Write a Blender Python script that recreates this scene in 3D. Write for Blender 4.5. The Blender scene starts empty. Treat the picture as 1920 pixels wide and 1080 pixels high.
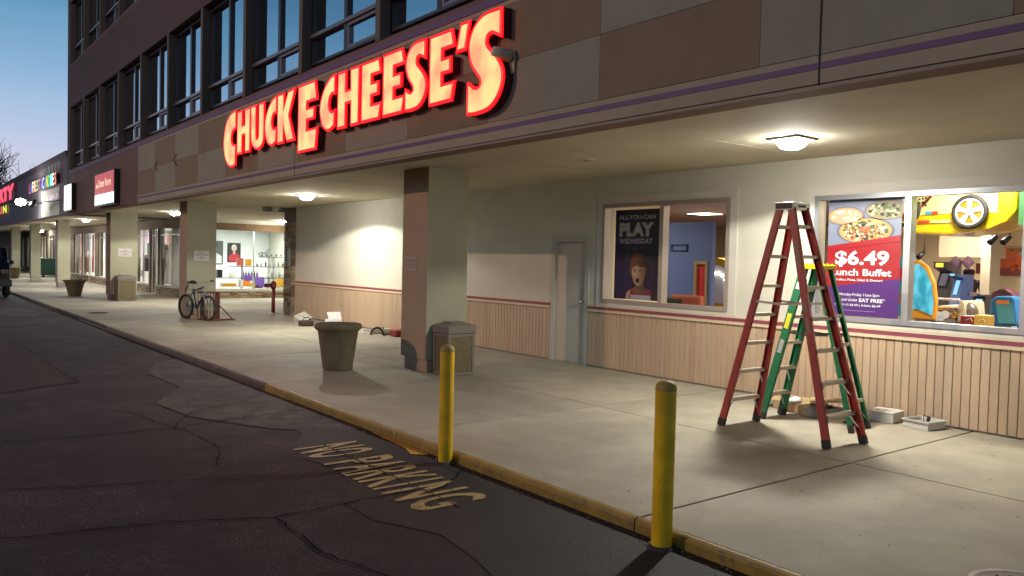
import bpy, bmesh, math, random
from math import radians, sin, cos, pi, tan, atan2, sqrt
from mathutils import Vector, Matrix
random.seed(7)
C = bpy.context.scene.collection
sc = bpy.context.scene

# ------------------------------------------------------------------ camera
YAW, PITCH, ROLL, FPX, CAMH = radians(37.975), radians(1.916), radians(1.345), 1503.0, 1.62
Fv = Vector((sin(YAW)*cos(PITCH), cos(YAW)*cos(PITCH), -sin(PITCH)))
Rv = Vector((cos(YAW), -sin(YAW), 0)); Uv = Rv.cross(Fv)
R2 = Rv*cos(ROLL) + Uv*sin(ROLL); U2 = Uv*cos(ROLL) - Rv*sin(ROLL)
cd = bpy.data.cameras.new('camera'); cam = bpy.data.objects.new('camera', cd); C.objects.link(cam)
M = Matrix((R2, U2, -Fv)).transposed().to_4x4(); M.translation = Vector((0, 0, CAMH)); cam.matrix_world = M
cd.sensor_width = 36; cd.lens = FPX*36/1920; cd.clip_start = .05; cd.clip_end = 600
sc.camera = cam
CAMP = Vector((0, 0, CAMH))
def at(u, v, ax, val):
    "point of the plane (axis ax = val) seen at photograph pixel (u, v)"
    d = R2*((u-960)/FPX) + U2*((540-v)/FPX) + Fv
    return CAMP + d*((val-CAMP[ax])/d[ax])

# ------------------------------------------------------------------ world: clear dusk sky
w = bpy.data.worlds.new("World"); sc.world = w; w.use_nodes = True
n = w.node_tree.nodes; l = w.node_tree.links
bg = n['Background']
tc = n.new('ShaderNodeTexCoord'); sep = n.new('ShaderNodeSeparateXYZ'); l.new(tc.outputs['Generated'], sep.inputs[0])
nz = n.new('ShaderNodeTexNoise'); nz.inputs['Scale'].default_value = 2.2; nz.inputs['Detail'].default_value = 4
mp = n.new('ShaderNodeMapping'); mp.inputs['Scale'].default_value = (1, 1, 14); l.new(tc.outputs['Generated'], mp.inputs[0]); l.new(mp.outputs[0], nz.inputs[0])
ma = n.new('ShaderNodeMath'); ma.operation = 'MULTIPLY_ADD'; l.new(nz.outputs[0], ma.inputs[0]); ma.inputs[1].default_value = .035
l.new(sep.outputs[2], ma.inputs[2])
rp = n.new('ShaderNodeValToRGB'); l.new(ma.outputs[0], rp.inputs[0])
stops = [(0, (.62, .56, .60)), (.075, (.72, .69, .80)), (.125, (.60, .65, .84)), (.165, (.42, .57, .80)), (.21, (.28, .48, .71)), (.27, (.145, .35, .55)), (.36, (.055, .16, .31)), (.5, (.018, .062, .14)), (1, (.006, .016, .04))]
er = rp.color_ramp.elements
er[0].position, er[0].color = stops[0][0], (*stops[0][1], 1)
er[1].position, er[1].color = stops[-1][0], (*stops[-1][1], 1)
for p, c in stops[1:-1]:
    e = er.new(p); e.color = (*c, 1)
l.new(rp.outputs[0], bg.inputs[0]); bg.inputs[1].default_value = 0.95

sc.view_settings.view_transform = 'Standard'; sc.view_settings.look = 'None'
sc.view_settings.exposure = 0; sc.view_settings.gamma = 1
sc.render.engine = 'CYCLES'
sc.cycles.use_denoising = True
sc.cycles.max_bounces = 7; sc.cycles.diffuse_bounces = 4; sc.cycles.glossy_bounces = 4; sc.cycles.transmission_bounces = 4; sc.cycles.transparent_max_bounces = 12
sc.cycles.sample_clamp_indirect = 6; sc.cycles.caustics_reflective = False; sc.cycles.caustics_refractive = False

# ------------------------------------------------------------------ materials
MATS = {}
def mat(name, col, rough=.7, metal=0, noise=0, nscale=6, bump=0, bscale=60, col2=None, stain=0, spec=None, streak=False, coat=0):
    if name in MATS: return MATS[name]
    m = bpy.data.materials.new(name); m.use_nodes = True; MATS[name] = m
    N = m.node_tree.nodes; L = m.node_tree.links; b = N['Principled BSDF']
    b.inputs['Base Color'].default_value = (*col, 1); b.inputs['Roughness'].default_value = rough; b.inputs['Metallic'].default_value = metal
    if spec is not None: b.inputs['Specular IOR Level'].default_value = spec
    if coat: b.inputs['Coat Weight'].default_value = coat
    if noise or bump:
        g = N.new('ShaderNodeNewGeometry'); src = g.outputs['Position']
        if streak:
            mm = N.new('ShaderNodeMapping'); mm.inputs['Scale'].default_value = (1, 1, .12); L.new(src, mm.inputs[0]); nsrc = mm.outputs[0]
        else: nsrc = src
    if noise:
        t = N.new('ShaderNodeTexNoise'); t.inputs['Scale'].default_value = nscale; t.inputs['Detail'].default_value = 6; t.inputs['Roughness'].default_value = .65
        L.new(nsrc, t.inputs['Vector'])
        r = N.new('ShaderNodeValToRGB'); L.new(t.outputs[0], r.inputs[0])
        c2 = col2 or tuple(c*(1-noise) for c in col)
        r.color_ramp.elements[0].position = .32; r.color_ramp.elements[0].color = (*c2, 1)
        r.color_ramp.elements[1].position = .68; r.color_ramp.elements[1].color = (*tuple(min(1, c*(1+noise*.4)) for c in col), 1)
        out = r.outputs[0]
        if stain:
            t2 = N.new('ShaderNodeTexNoise'); t2.inputs['Scale'].default_value = nscale*.17; t2.inputs['Detail'].default_value = 5
            L.new(src, t2.inputs['Vector'])
            r2 = N.new('ShaderNodeMapRange'); L.new(t2.outputs[0], r2.inputs[0]); r2.inputs[1].default_value = .35; r2.inputs[2].default_value = .65
            r2.inputs[3].default_value = 1-stain; r2.inputs[4].default_value = 1+stain*.3
            mx = N.new('ShaderNodeVectorMath'); mx.operation = 'SCALE'; L.new(out, mx.inputs[0]); L.new(r2.outputs[0], mx.inputs['Scale']); out = mx.outputs[0]
        L.new(out, b.inputs['Base Color'])
    if bump:
        t = N.new('ShaderNodeTexNoise'); t.inputs['Scale'].default_value = bscale; t.inputs['Detail'].default_value = 5; L.new(src, t.inputs['Vector'])
        bp = N.new('ShaderNodeBump'); bp.inputs['Strength'].default_value = bump; bp.inputs['Distance'].default_value = .01
        L.new(t.outputs[0], bp.inputs['Height']); L.new(bp.outputs[0], b.inputs['Normal'])
    return m
def emit(name, col, s=1.0, base=None):
    if name in MATS: return MATS[name]
    m = bpy.data.materials.new(name); m.use_nodes = True; MATS[name] = m
    b = m.node_tree.nodes['Principled BSDF']
    b.inputs['Base Color'].default_value = (*(base or (.1, .1, .1)), 1); b.inputs['Roughness'].default_value = .4
    b.inputs['Emission Color'].default_value = (*col, 1); b.inputs['Emission Strength'].default_value = s
    return m
def glass_mat(name, tint=(1, 1, 1)):
    m = bpy.data.materials.new(name); m.use_nodes = True; MATS[name] = m
    N = m.node_tree.nodes; L = m.node_tree.links; N.remove(N['Principled BSDF'])
    tr = N.new('ShaderNodeBsdfTransparent'); tr.inputs[0].default_value = (*tint, 1)
    gl = N.new('ShaderNodeBsdfGlossy'); gl.inputs['Roughness'].default_value = .01
    fr = N.new('ShaderNodeFresnel'); fr.inputs[0].default_value = 1.5
    mu = N.new('ShaderNodeMath'); mu.operation = 'MULTIPLY'; mu.inputs[1].default_value = .9; L.new(fr.outputs[0], mu.inputs[0])
    ge = N.new('ShaderNodeNewGeometry'); fb = N.new('ShaderNodeMath'); fb.operation = 'SUBTRACT'; fb.inputs[0].default_value = 1; L.new(ge.outputs['Backfacing'], fb.inputs[1])
    m2 = N.new('ShaderNodeMath'); m2.operation = 'MULTIPLY'; L.new(mu.outputs[0], m2.inputs[0]); L.new(fb.outputs[0], m2.inputs[1]); mu = m2
    mx = N.new('ShaderNodeMixShader'); L.new(mu.outputs[0], mx.inputs[0]); L.new(tr.outputs[0], mx.inputs[1]); L.new(gl.outputs[0], mx.inputs[2])
    L.new(mx.outputs[0], N['Material Output'].inputs[0]); return m

concrete = mat('concrete', (.35, .315, .245), .75, noise=.17, nscale=2.6, stain=.32, bump=.5, bscale=60)
jointm = mat('joint_grime', (.06, .05, .04), .9)
def asphalt_mat():
    m = mat('asphalt', (.019, .0078, .0125), .8, noise=.5, nscale=9, stain=.45, bump=.9, bscale=70)
    N = m.node_tree.nodes; L = m.node_tree.links; b = N['Principled BSDF']
    prev = b.inputs['Base Color'].links[0].from_socket
    g = N.new('ShaderNodeNewGeometry')
    v = N.new('ShaderNodeTexNoise'); v.inputs['Scale'].default_value = 75; v.inputs['Detail'].default_value = 2; L.new(g.outputs['Position'], v.inputs['Vector'])
    big = N.new('ShaderNodeTexNoise'); big.inputs['Scale'].default_value = .9; big.inputs['Detail'].default_value = 5; big.inputs['Roughness'].default_value = .7; L.new(g.outputs['Position'], big.inputs['Vector'])
    a1 = N.new('ShaderNodeMapRange'); L.new(v.outputs[0], a1.inputs[0]); a1.inputs[1].default_value = .52; a1.inputs[2].default_value = .62
    a2 = N.new('ShaderNodeMapRange'); L.new(big.outputs[0], a2.inputs[0]); a2.inputs[1].default_value = .47; a2.inputs[2].default_value = .66
    mu = N.new('ShaderNodeMath'); mu.operation = 'MULTIPLY'; L.new(a1.outputs[0], mu.inputs[0]); L.new(a2.outputs[0], mu.inputs[1])
    mx = N.new('ShaderNodeMix'); mx.data_type = 'RGBA'; L.new(mu.outputs[0], mx.inputs[0]); L.new(prev, mx.inputs[6]); mx.inputs[7].default_value = (.14, .115, .105, 1)
    L.new(mx.outputs[2], b.inputs['Base Color'])
    return m
asphalt = asphalt_mat()
asphalt_new = mat('sealed_asphalt', (.013, .0125, .014), .7, noise=.4, nscale=14, stain=.4, bump=.8, bscale=80)
patchm = mat('patched_asphalt', (.034, .014, .015), .85, noise=.3, nscale=8, stain=.3, bump=.7, bscale=60)
tar = mat('tar', (.006, .0045, .005), .95, spec=.1)
def worn_paint(name, col, under, amount=.5, scale=14, rough=.6, metal=0):
    m = mat(name, col, rough); N = m.node_tree.nodes; L = m.node_tree.links; b = N['Principled BSDF']
    g = N.new('ShaderNodeNewGeometry')
    t = N.new('ShaderNodeTexNoise'); t.inputs['Scale'].default_value = scale; t.inputs['Detail'].default_value = 8; t.inputs['Roughness'].default_value = .75; L.new(g.outputs['Position'], t.inputs['Vector'])
    r = N.new('ShaderNodeMapRange'); L.new(t.outputs[0], r.inputs[0]); r.inputs[1].default_value = amount; r.inputs[2].default_value = amount+.07
    t2 = N.new('ShaderNodeTexNoise'); t2.inputs['Scale'].default_value = scale*.4; t2.inputs['Detail'].default_value = 5; L.new(g.outputs['Position'], t2.inputs['Vector'])
    r2 = N.new('ShaderNodeMapRange'); L.new(t2.outputs[0], r2.inputs[0]); r2.inputs[1].default_value = .3; r2.inputs[2].default_value = .7; r2.inputs[3].default_value = .65; r2.inputs[4].default_value = 1.05
    vm = N.new('ShaderNodeVectorMath'); vm.operation = 'SCALE'; vm.inputs[0].default_value = col; L.new(r2.outputs[0], vm.inputs['Scale'])
    mx = N.new('ShaderNodeMix'); mx.data_type = 'RGBA'; L.new(r.outputs[0], mx.inputs[0]); L.new(vm.outputs[0], mx.inputs[6]); mx.inputs[7].default_value = (*under, 1)
    L.new(mx.outputs[2], b.inputs['Base Color'])
    bp = N.new('ShaderNodeBump'); bp.inputs['Strength'].default_value = .3; bp.inputs['Distance'].default_value = .004; L.new(t.outputs[0], bp.inputs['Height']); L.new(bp.outputs[0], b.inputs['Normal'])
    return m
kerb_yellow = worn_paint('kerb_yellow', (.36, .235, .035), (.17, .13, .08), .54, 12)
kerb_bare = worn_paint('kerb_bare', (.13, .095, .065), (.20, .12, .04), .56, 7)
bollard_yellow = worn_paint('bollard_yellow', (.98, .60, .012), (.17, .09, .02), .635, 13, .42)
stencil = worn_paint('stencil_paint', (.42, .32, .13), (.04, .03, .028), .55, 26)
wallm = mat('wall_stucco', (.60, .58, .49), .85, noise=.06, nscale=2, stain=.08, bump=.5, bscale=130)
trimm = mat('trim_offwhite', (.56, .53, .47), .6, noise=.05, nscale=5)
creamtrim = mat('trim_cream', (.60, .49, .33), .6)
tan = mat('wainscot_tan', (.46, .335, .225), .6, noise=.10, nscale=5, streak=True)
tan2 = mat('wainscot_tan_faded', (.45, .32, .21), .6, noise=.14, nscale=4, streak=True)
tan3 = mat('wainscot_tan_pale', (.475, .35, .24), .6, noise=.10, nscale=6, streak=True)
maroon = mat('stripe_maroon', (.24, .05, .085), .55)
purple = mat('stripe_purple', (.135, .075, .19), .6)
checker_tan = mat('fascia_tan', (.265, .20, .13), .85, noise=.1, nscale=3, bump=.5, bscale=110)
checker_light = mat('fascia_light', (.32, .305, .23), .85, noise=.1, nscale=3, bump=.5, bscale=110)
fascia_cream = mat('fascia_cream', (.40, .35, .24), .8, noise=.1, nscale=4, bump=.3, bscale=110)
fascia_plain = mat('fascia_plain', (.20, .12, .10), .85, noise=.12, nscale=2, bump=.5, bscale=110)
facade = mat('facade_stucco', (.115, .078, .076), .9, noise=.13, nscale=1.1, stain=.15, bump=.6, bscale=90)
facade_band = mat('facade_ledge', (.19, .115, .105), .8, noise=.1, nscale=3)
doorm_ = None
finm = mat('facade_fin', (.15, .125, .095), .85, noise=.1, nscale=3)
soffitm = mat('soffit', (.60, .555, .42), .85, noise=.10, nscale=1.8, stain=.2, bump=.6, bscale=110)
colgrey = mat('column_stucco', (.43, .42, .30), .85, noise=.08, nscale=3, stain=.1, bump=.5, bscale=120)
colpink_lit = mat('column_street_face', (.44, .32, .215), .85, noise=.08, nscale=3, bump=.5, bscale=120)  # pink brown puts the warm light on the street face into its colour
bronze = mat('dark_bronze', (.06, .045, .042), .35, .5)
bronze_l = mat('bronze_edge', (.22, .17, .16), .35, .6)
alu = mat('aluminium', (.55, .56, .60), .35, .75)
alu_dull = mat('aluminium_dull', (.50, .46, .38), .45, .6)
white = mat('white', (.78, .78, .76), .6)
black = mat('black', (.008, .008, .009), .45)
blackgloss = mat('black_gloss', (.006, .006, .008), .08, coat=.6)
doorm = mat('door_paint', (.55, .50, .42), .85, noise=.05, nscale=4)
glass = glass_mat('window_glass')
mirror = bpy.data.materials.new('reflective_glass'); mirror.use_nodes = True
_N = mirror.node_tree.nodes; _b = _N['Principled BSDF']; _b.inputs['Base Color'].default_value = (.62, .66, .72, 1); _b.inputs['Metallic'].default_value = 1; _b.inputs['Roughness'].default_value = .02
stone_ms = [mat('stone_%s' % k, c, .85, noise=.35, nscale=12, bump=.8, bscale=40) for k, c in (('ochre', (.34, .24, .12)), ('grey', (.24, .21, .17)), ('brown', (.20, .12, .06)), ('buff', (.40, .32, .20)))]
mortar = mat('mortar', (.13, .10, .07), .9)
red_fib = mat('red_fibreglass', (.44, .045, .030), .42, noise=.25, nscale=9, streak=True)
green_fib = mat('green_fibreglass', (.005, .17, .065), .42, noise=.2, nscale=9)
yellow_pl = mat('yellow_plastic', (.85, .60, .01), .4)
rubber = mat('rubber', (.03, .03, .03), .8)
planterm = mat('planter_concrete', (.20, .165, .095), .85, noise=.22, nscale=5, stain=.15, bump=.5, bscale=60)
soilm = mat('soil', (.05, .035, .02), 1, noise=.5, nscale=30, bump=1, bscale=50)
aggm = mat('aggregate_panel', (.21, .17, .09), .9, noise=.6, nscale=70, bump=1, bscale=90)
binm = mat('bin_concrete', (.21, .185, .155), .8, noise=.1, nscale=9, bump=.3)
cardb = mat('cardboard', (.40, .28, .15), .8, noise=.1, nscale=8)
boxw = mat('enamel_white', (.62, .60, .55), .45)
redpaint = mat('red_paint', (.20, .015, .02), .4)

# ------------------------------------------------------------------ mesh builder
class MB:
    def __init__(s): s.v = []; s.f = []; s.m = []; s.mi = 0; s.sm = []
    def face(s, idx, smooth=False): s.f.append(tuple(idx)); s.m.append(s.mi); s.sm.append(smooth)
    def add(s, vs): i = len(s.v); s.v += [tuple(v) for v in vs]; return i
    def box(s, x0, x1, y0, y1, z0, z1):
        if x0 > x1: x0, x1 = x1, x0
        if y0 > y1: y0, y1 = y1, y0
        i = s.add([(x0,y0,z0),(x1,y0,z0),(x1,y1,z0),(x0,y1,z0),(x0,y0,z1),(x1,y0,z1),(x1,y1,z1),(x0,y1,z1)])
        for q in ((0,3,2,1),(4,5,6,7),(0,1,5,4),(1,2,6,5),(2,3,7,6),(3,0,4,7)): s.face([i+k for k in q])
        return s
    def obox(s, p, X, Y, Z):
        "oriented box: corner p and three edge vectors (right-handed)"
        p = Vector(p); X = Vector(X); Y = Vector(Y); Z = Vector(Z)
        if X.cross(Y).dot(Z) < 0: X, Y = Y, X
        i = s.add([p, p+X, p+X+Y, p+Y, p+Z, p+X+Z, p+X+Y+Z, p+Y+Z])
        for q in ((0,3,2,1),(4,5,6,7),(0,1,5,4),(1,2,6,5),(2,3,7,6),(3,0,4,7)): s.face([i+k for k in q])
        return s
    def beam(s, a, b, wx, wy, up=(0, 0, 1)):
        "rectangular bar from a to b, width wx along side vector, wy along the other"
        a = Vector(a); b = Vector(b); d = (b-a).normalized(); up = Vector(up)
        sd = d.cross(up)
        if sd.length < 1e-4: sd = d.cross(Vector((1, 0, 0)))
        sd.normalize(); o = sd.cross(d).normalized()
        return s.obox(a - sd*wx/2 - o*wy/2, sd*wx, o*wy, b-a)
    def tube(s, a, b, r, r2=None, n=8, cap=True):
        a = Vector(a); b = Vector(b); r2 = r if r2 is None else r2; d = (b-a).normalized()
        t = Vector((0, 0, 1)) if abs(d.z) < .9 else Vector((1, 0, 0)); x = d.cross(t).normalized(); y = d.cross(x)
        i = s.add([a + x*r*cos(2*pi*k/n) + y*r*sin(2*pi*k/n) for k in range(n)] + [b + x*r2*cos(2*pi*k/n) + y*r2*sin(2*pi*k/n) for k in range(n)])
        for k in range(n): s.face((i+k, i+(k+1) % n, i+n+(k+1) % n, i+n+k), True)
        if cap: s.face([i+k for k in range(n)][::-1]); s.face([i+n+k for k in range(n)])
        return s
    def path(s, pts, r, n=6):
        for a, b in zip(pts, pts[1:]): s.tube(a, b, r, n=n)
        return s
    def lathe(s, prof, c=(0, 0, 0), n=32, sx=1, sy=1):
        i = s.add([(c[0]+r*sx*cos(2*pi*k/n), c[1]+r*sy*sin(2*pi*k/n), c[2]+z) for r, z in prof for k in range(n)])
        for j in range(len(prof)-1):
            for k in range(n): s.face((i+j*n+k, i+j*n+(k+1) % n, i+(j+1)*n+(k+1) % n, i+(j+1)*n+k), True)
        return s
    def torus(s, c, ax, R, r, n=28, m=8):
        c = Vector(c); ax = Vector(ax).normalized(); t = Vector((0, 0, 1)) if abs(ax.z) < .9 else Vector((1, 0, 0)); x = ax.cross(t).normalized(); y = ax.cross(x)
        i = s.add([c + (x*cos(a)+y*sin(a))*(R+r*cos(b)) + ax*r*sin(b) for a in [2*pi*k/n for k in range(n)] for b in [2*pi*q/m for q in range(m)]])
        for k in range(n):
            for q in range(m): s.face((i+k*m+q, i+((k+1) % n)*m+q, i+((k+1) % n)*m+(q+1) % m, i+k*m+(q+1) % m), True)
        return s
    def prism(s, poly, o, X, Y, Z):
        "2D polygon extruded: points o + x*X + y*Y, depth vector Z; concave ok"
        o = Vector(o); X = Vector(X); Y = Vector(Y); Z = Vector(Z); n = len(poly)
        if sum(poly[k][0]*poly[(k+1) % n][1]-poly[(k+1) % n][0]*poly[k][1] for k in range(n)) < 0: poly = poly[::-1]
        if X.cross(Y).dot(Z) < 0: poly = poly[::-1]
        i = s.add([o+X*p[0]+Y*p[1] for p in poly] + [o+X*p[0]+Y*p[1]+Z for p in poly])
        for t in tri(poly): s.face((i+t[0], i+t[2], i+t[1])); s.face((i+n+t[0], i+n+t[1], i+n+t[2]))
        for k in range(n): s.face((i+k, i+(k+1) % n, i+n+(k+1) % n, i+n+k))
        return s
    def flat(s, poly, o, X, Y):
        o = Vector(o); X = Vector(X); Y = Vector(Y); n = len(poly)
        if sum(poly[k][0]*poly[(k+1) % n][1]-poly[(k+1) % n][0]*poly[k][1] for k in range(n)) < 0: poly = poly[::-1]
        i = s.add([o+X*p[0]+Y*p[1] for p in poly])
        for t in tri(poly): s.face((i+t[0], i+t[1], i+t[2]))
        return s
    def mesh(s, name, mats, org=(0, 0, 0)):
        me = bpy.data.meshes.new(name); ox, oy, oz = org
        me.from_pydata([(v[0]-ox, v[1]-oy, v[2]-oz) for v in s.v], [], s.f)
        if not isinstance(mats, (list, tuple)): mats = [mats]
        for m in mats: me.materials.append(m)
        for p, mi, sm in zip(me.polygons, s.m, s.sm): p.material_index = mi; p.use_smooth = sm
        me.update(); return me
    def build(s, name, mats, parent=None, bevel=0, org=None, label=None, cat=None, group=None, kind=None):
        if org is None: org = tuple(parent.get('org', (0, 0, 0))) if parent is not None else (0, 0, 0)
        o = bpy.data.objects.new(name, s.mesh(name, mats, org)); C.objects.link(o)
        if parent is not None:
            o.parent = parent
            if 'org' in parent: o['org'] = list(parent['org'])
        else: o.location = org; o['org'] = list(org)
        if bevel:
            b = o.modifiers.new('bevel', 'BEVEL'); b.width = bevel; b.segments = 2; b.limit_method = 'ANGLE'
        return tag(o, label, cat, group, kind)
def tri(poly):
    from mathutils.geometry import tessellate_polygon
    out = []
    for t in tessellate_polygon([[Vector((p[0], p[1], 0)) for p in poly]]):
        a, b, c = (poly[k] for k in t)
        out.append(tuple(t) if (b[0]-a[0])*(c[1]-a[1])-(b[1]-a[1])*(c[0]-a[0]) > 0 else tuple(t)[::-1])
    if sum(poly[k][0]*poly[(k+1) % len(poly)][1]-poly[(k+1) % len(poly)][0]*poly[k][1] for k in range(len(poly))) < 0: out = [t[::-1] for t in out]
    return out
def tag(o, label=None, cat=None, group=None, kind=None):
    if label: o['label'] = label
    if cat: o['category'] = cat
    if group: o['group'] = group
    if kind: o['kind'] = kind
    return o
def thing(name, loc, label, cat, group=None, parent=None):
    o = bpy.data.objects.new(name, None); C.objects.link(o); o.location = loc; o['org'] = list(loc); o.empty_display_size = .2
    return tag(o, label, cat, group)
def strip_org():
    for o in bpy.data.objects:
        if 'org' in o: del o['org']
def box(name, m, parent, x0, x1, y0, y1, z0, z1, bevel=0, **k):
    return MB().box(x0, x1, y0, y1, z0, z1).build(name, m, parent, bevel, **k)
def dup(root, loc, rz=0, **tags):
    r = root.copy(); C.objects.link(r); r.location = loc; r.rotation_euler = (0, 0, rz)
    for k, v in tags.items(): r[k] = v
    for ch in list(root.children):
        c = ch.copy(); C.objects.link(c); c.parent = r
        for g in ch.children:
            d = g.copy(); C.objects.link(d); d.parent = c
    return r
_font_cache = {}
def text_geo(body, bold):
    k = (body, bold)
    if k in _font_cache: return _font_cache[k]
    cu = bpy.data.curves.new('lettering', 'FONT'); cu.body = body; cu.offset = bold; cu.resolution_u = 3; cu.align_x = 'CENTER'; cu.space_line = .95
    ob = bpy.data.objects.new('lettering', cu); C.objects.link(ob)
    bpy.context.view_layer.update()
    me = bpy.data.meshes.new_from_object(ob.evaluated_get(bpy.context.evaluated_depsgraph_get()))
    vs = [(v.co.x, v.co.y) for v in me.vertices]; fs = [tuple(p.vertices) for p in me.polygons]
    bpy.data.objects.remove(ob); bpy.data.meshes.remove(me); bpy.data.curves.remove(cu)
    _font_cache[k] = (vs, fs); return vs, fs
def text(name, body, o, X, Y, m, parent, w, h=None, bold=0, thick=0, **kw):
    "lettering fitted into width w (along X) and height h (along Y) from corner o; X x Y points to the reader"
    vs, fs = text_geo(body, bold); X = Vector(X); Y = Vector(Y); o = Vector(o); Zn = X.cross(Y)
    x0 = min(v[0] for v in vs); x1 = max(v[0] for v in vs); y0 = min(v[1] for v in vs); y1 = max(v[1] for v in vs)
    sx = w/(x1-x0); sy = h/(y1-y0) if h else sx
    b = MB(); i = b.add([o+X*((v[0]-x0)*sx)+Y*((v[1]-y0)*sy) for v in vs])
    for f in fs:
        a, c, d = vs[f[0]], vs[f[1]], vs[f[2]]
        ff = f if (c[0]-a[0])*(d[1]-a[1])-(c[1]-a[1])*(d[0]-a[0]) > 0 else f[::-1]
        b.face([i+q for q in ff])
    if thick:
        n0 = len(vs); top = b.v[:]; b.v = [tuple(Vector(v)+Zn*thick) for v in b.v]
        j = b.add(top); edges = {}
        for f in list(b.f):
            for a, c in zip(f, f[1:]+f[:1]): edges[(a, c)] = 1
        for (a, c) in edges:
            if (c, a) not in edges: b.face((a, j+a-i, j+c-i, c)) if False else b.face((j+a-i, j+c-i, c, a))
    return b.build(name, m, parent, **kw)
STR = (Vector((0, -1, 0)), Vector((0, 0, 1)))     # reader in the street looks at a wall
CAMF = (Vector((1, 0, 0)), Vector((0, 0, 1)))     # reader looks along +Y

ZR = -.09        # road level
KX = 3.76        # kerb face
XW = 8.72        # restaurant wall
XF = 5.10        # fascia plane
ZS = 2.93        # soffit
YE = 32.25       # far end of the tall building

# ================================================================== SETTING
g = MB(); g.face([g.add([(-150, -60, ZR), (KX+.2, -60, ZR), (KX+.2, 260, ZR), (-150, 260, ZR)])+k for k in range(4)])
road = g.build('road', asphalt, kind='structure')
g = MB(); g.face([g.add([(KX+.1, -60, -.16), (150, -60, -.16), (150, 260, -.16), (KX+.1, 260, -.16)])+k for k in range(4)])
g.build('ground', jointm, kind='structure')
# freshly sealed strip along the kerb, near end
def sheet(name, pts, z, m, parent=None, **k):
    g = MB(); g.flat([(p[0], p[1]) for p in pts], (0, 0, z), (1, 0, 0), (0, 1, 0)); return g.build(name, m, parent, **k)
seal = [(KX-.001, -8)]
for k in range(40):
    y = -8+k*.45
    seal.append((2.62+.13*sin(k*1.7)+.07*sin(k*.6)+max(0, y-4.6)*.13, y))
    if y > 8.6: break
seal.append((KX-.001, 9.2))
sheet('asphalt_seal_strip', seal[::-1], ZR+.004, asphalt_new, road)
sheet('asphalt_patch', [(-.6, 11.2), (1.05, 11.13), (1.98, 11.7), (1.93, 13.9), (1.84, 18.1), (-.6, 18.6)], ZR+.004, patchm, road)
def crack(pts, wd, seed, z=ZR+.009):
    rnd = random.Random(seed); P = []
    for (a, b) in zip(pts, pts[1:]):
        a = Vector(a); b = Vector(b); n_ = max(2, int((b-a).length/.07))
        for k in range(n_): P.append(a.lerp(b, k/n_)+Vector((rnd.uniform(-1, 1), rnd.uniform(-1, 1)))*.018)
    P.append(Vector(pts[-1])); L_ = []; R_ = []
    for k, p in enumerate(P):
        d = (P[min(k+1, len(P)-1)]-P[max(k-1, 0)]).normalized(); nn = Vector((-d.y, d.x)); ww = wd*rnd.uniform(.2, .75)
        L_.append(p+nn*ww/2); R_.append(p-nn*ww/2)
    g = MB(); i = g.add([(p.x, p.y, z) for p in L_]+[(p.x, p.y, z) for p in R_]); q = len(P)
    for k in range(q-1): g.face((i+q+k, i+q+k+1, i+k+1, i+k))
    g.build('crack', tar, road)
for k, (pts, wd) in enumerate([
    ([(-2, 8.3), (.79, 8.3), (1.19, 8.2), (2.19, 8.15), (2.95, 8.28), (3.65, 8.4)], .035),
    ([(-1, 10.4), (.96, 10.1), (1.79, 9.6), (2.03, 9.2), (2.18, 8.3), (2.28, 8.05), (2.32, 7.1), (2.1, 6.5)], .02),
    ([(-1.5, 5.75), (.52, 5.5), (1.42, 5.28), (2.0, 5.0), (2.49, 5.03), (2.73, 5.04), (3.25, 4.98), (3.68, 5.3)], .03),
    ([(2.0, 5.0), (1.97, 4.25), (2.2, 3.4), (2.9, 2.7)], .028), ([(1.0, 11.15), (2.0, 11.7), (2.9, 11.4), (3.65, 11.28)], .018),
    ([(1.95, 11.7), (1.92, 13), (1.9, 16), (1.86, 18.1)], .02), ([(-2, 14.5), (0.5, 14.8), (1.9, 14.6)], .02),
    ([(2.2, 8.15), (2.6, 8.9), (3.1, 9.1), (3.65, 9.6)], .02), ([(2.95, 8.28), (3.3, 8.0), (3.68, 7.9)], .02), ([(2.95, 8.28), (3.3, 8.75), (3.66, 8.8)], .018),
    ([(3.3, 5.9), (3.0, 6.0), (2.3, 6.05), (1.2, 6.4), (0, 6.9)], .022), ([(2.3, 7.1), (1.6, 7.4), (.9, 7.3), (0, 7.6)], .015)]): crack(pts, wd, k)

# sidewalk slabs
side = box('sidewalk', jointm, None, KX+.02, XW+.3, -14, 75, -.13, -.02, kind='structure')
xs = [KX+.052, 6.37, XW-.004]
ys = [-12, -9, -5.9, -2.75, .4, 3.49, 6.52, 9.85, 12.76, 16.0, 19.15, 22.3, 25.5, 28.6]
while ys[-1] < 73: ys.append(ys[-1]+3.15)
J = .007
for a, b in zip(ys, ys[1:]):
    for c, d in zip(xs, xs[1:]):
        MB().box(c+J, d-J, a+J*1.3, b-J*1.3, -.03, random.uniform(-.0025, 0)).build('slab', concrete, side, .006)
box('alcove_floor', concrete, None, XW+.01, 14, 20.6, 29.95, -.03, -.003, kind='structure')
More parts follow.
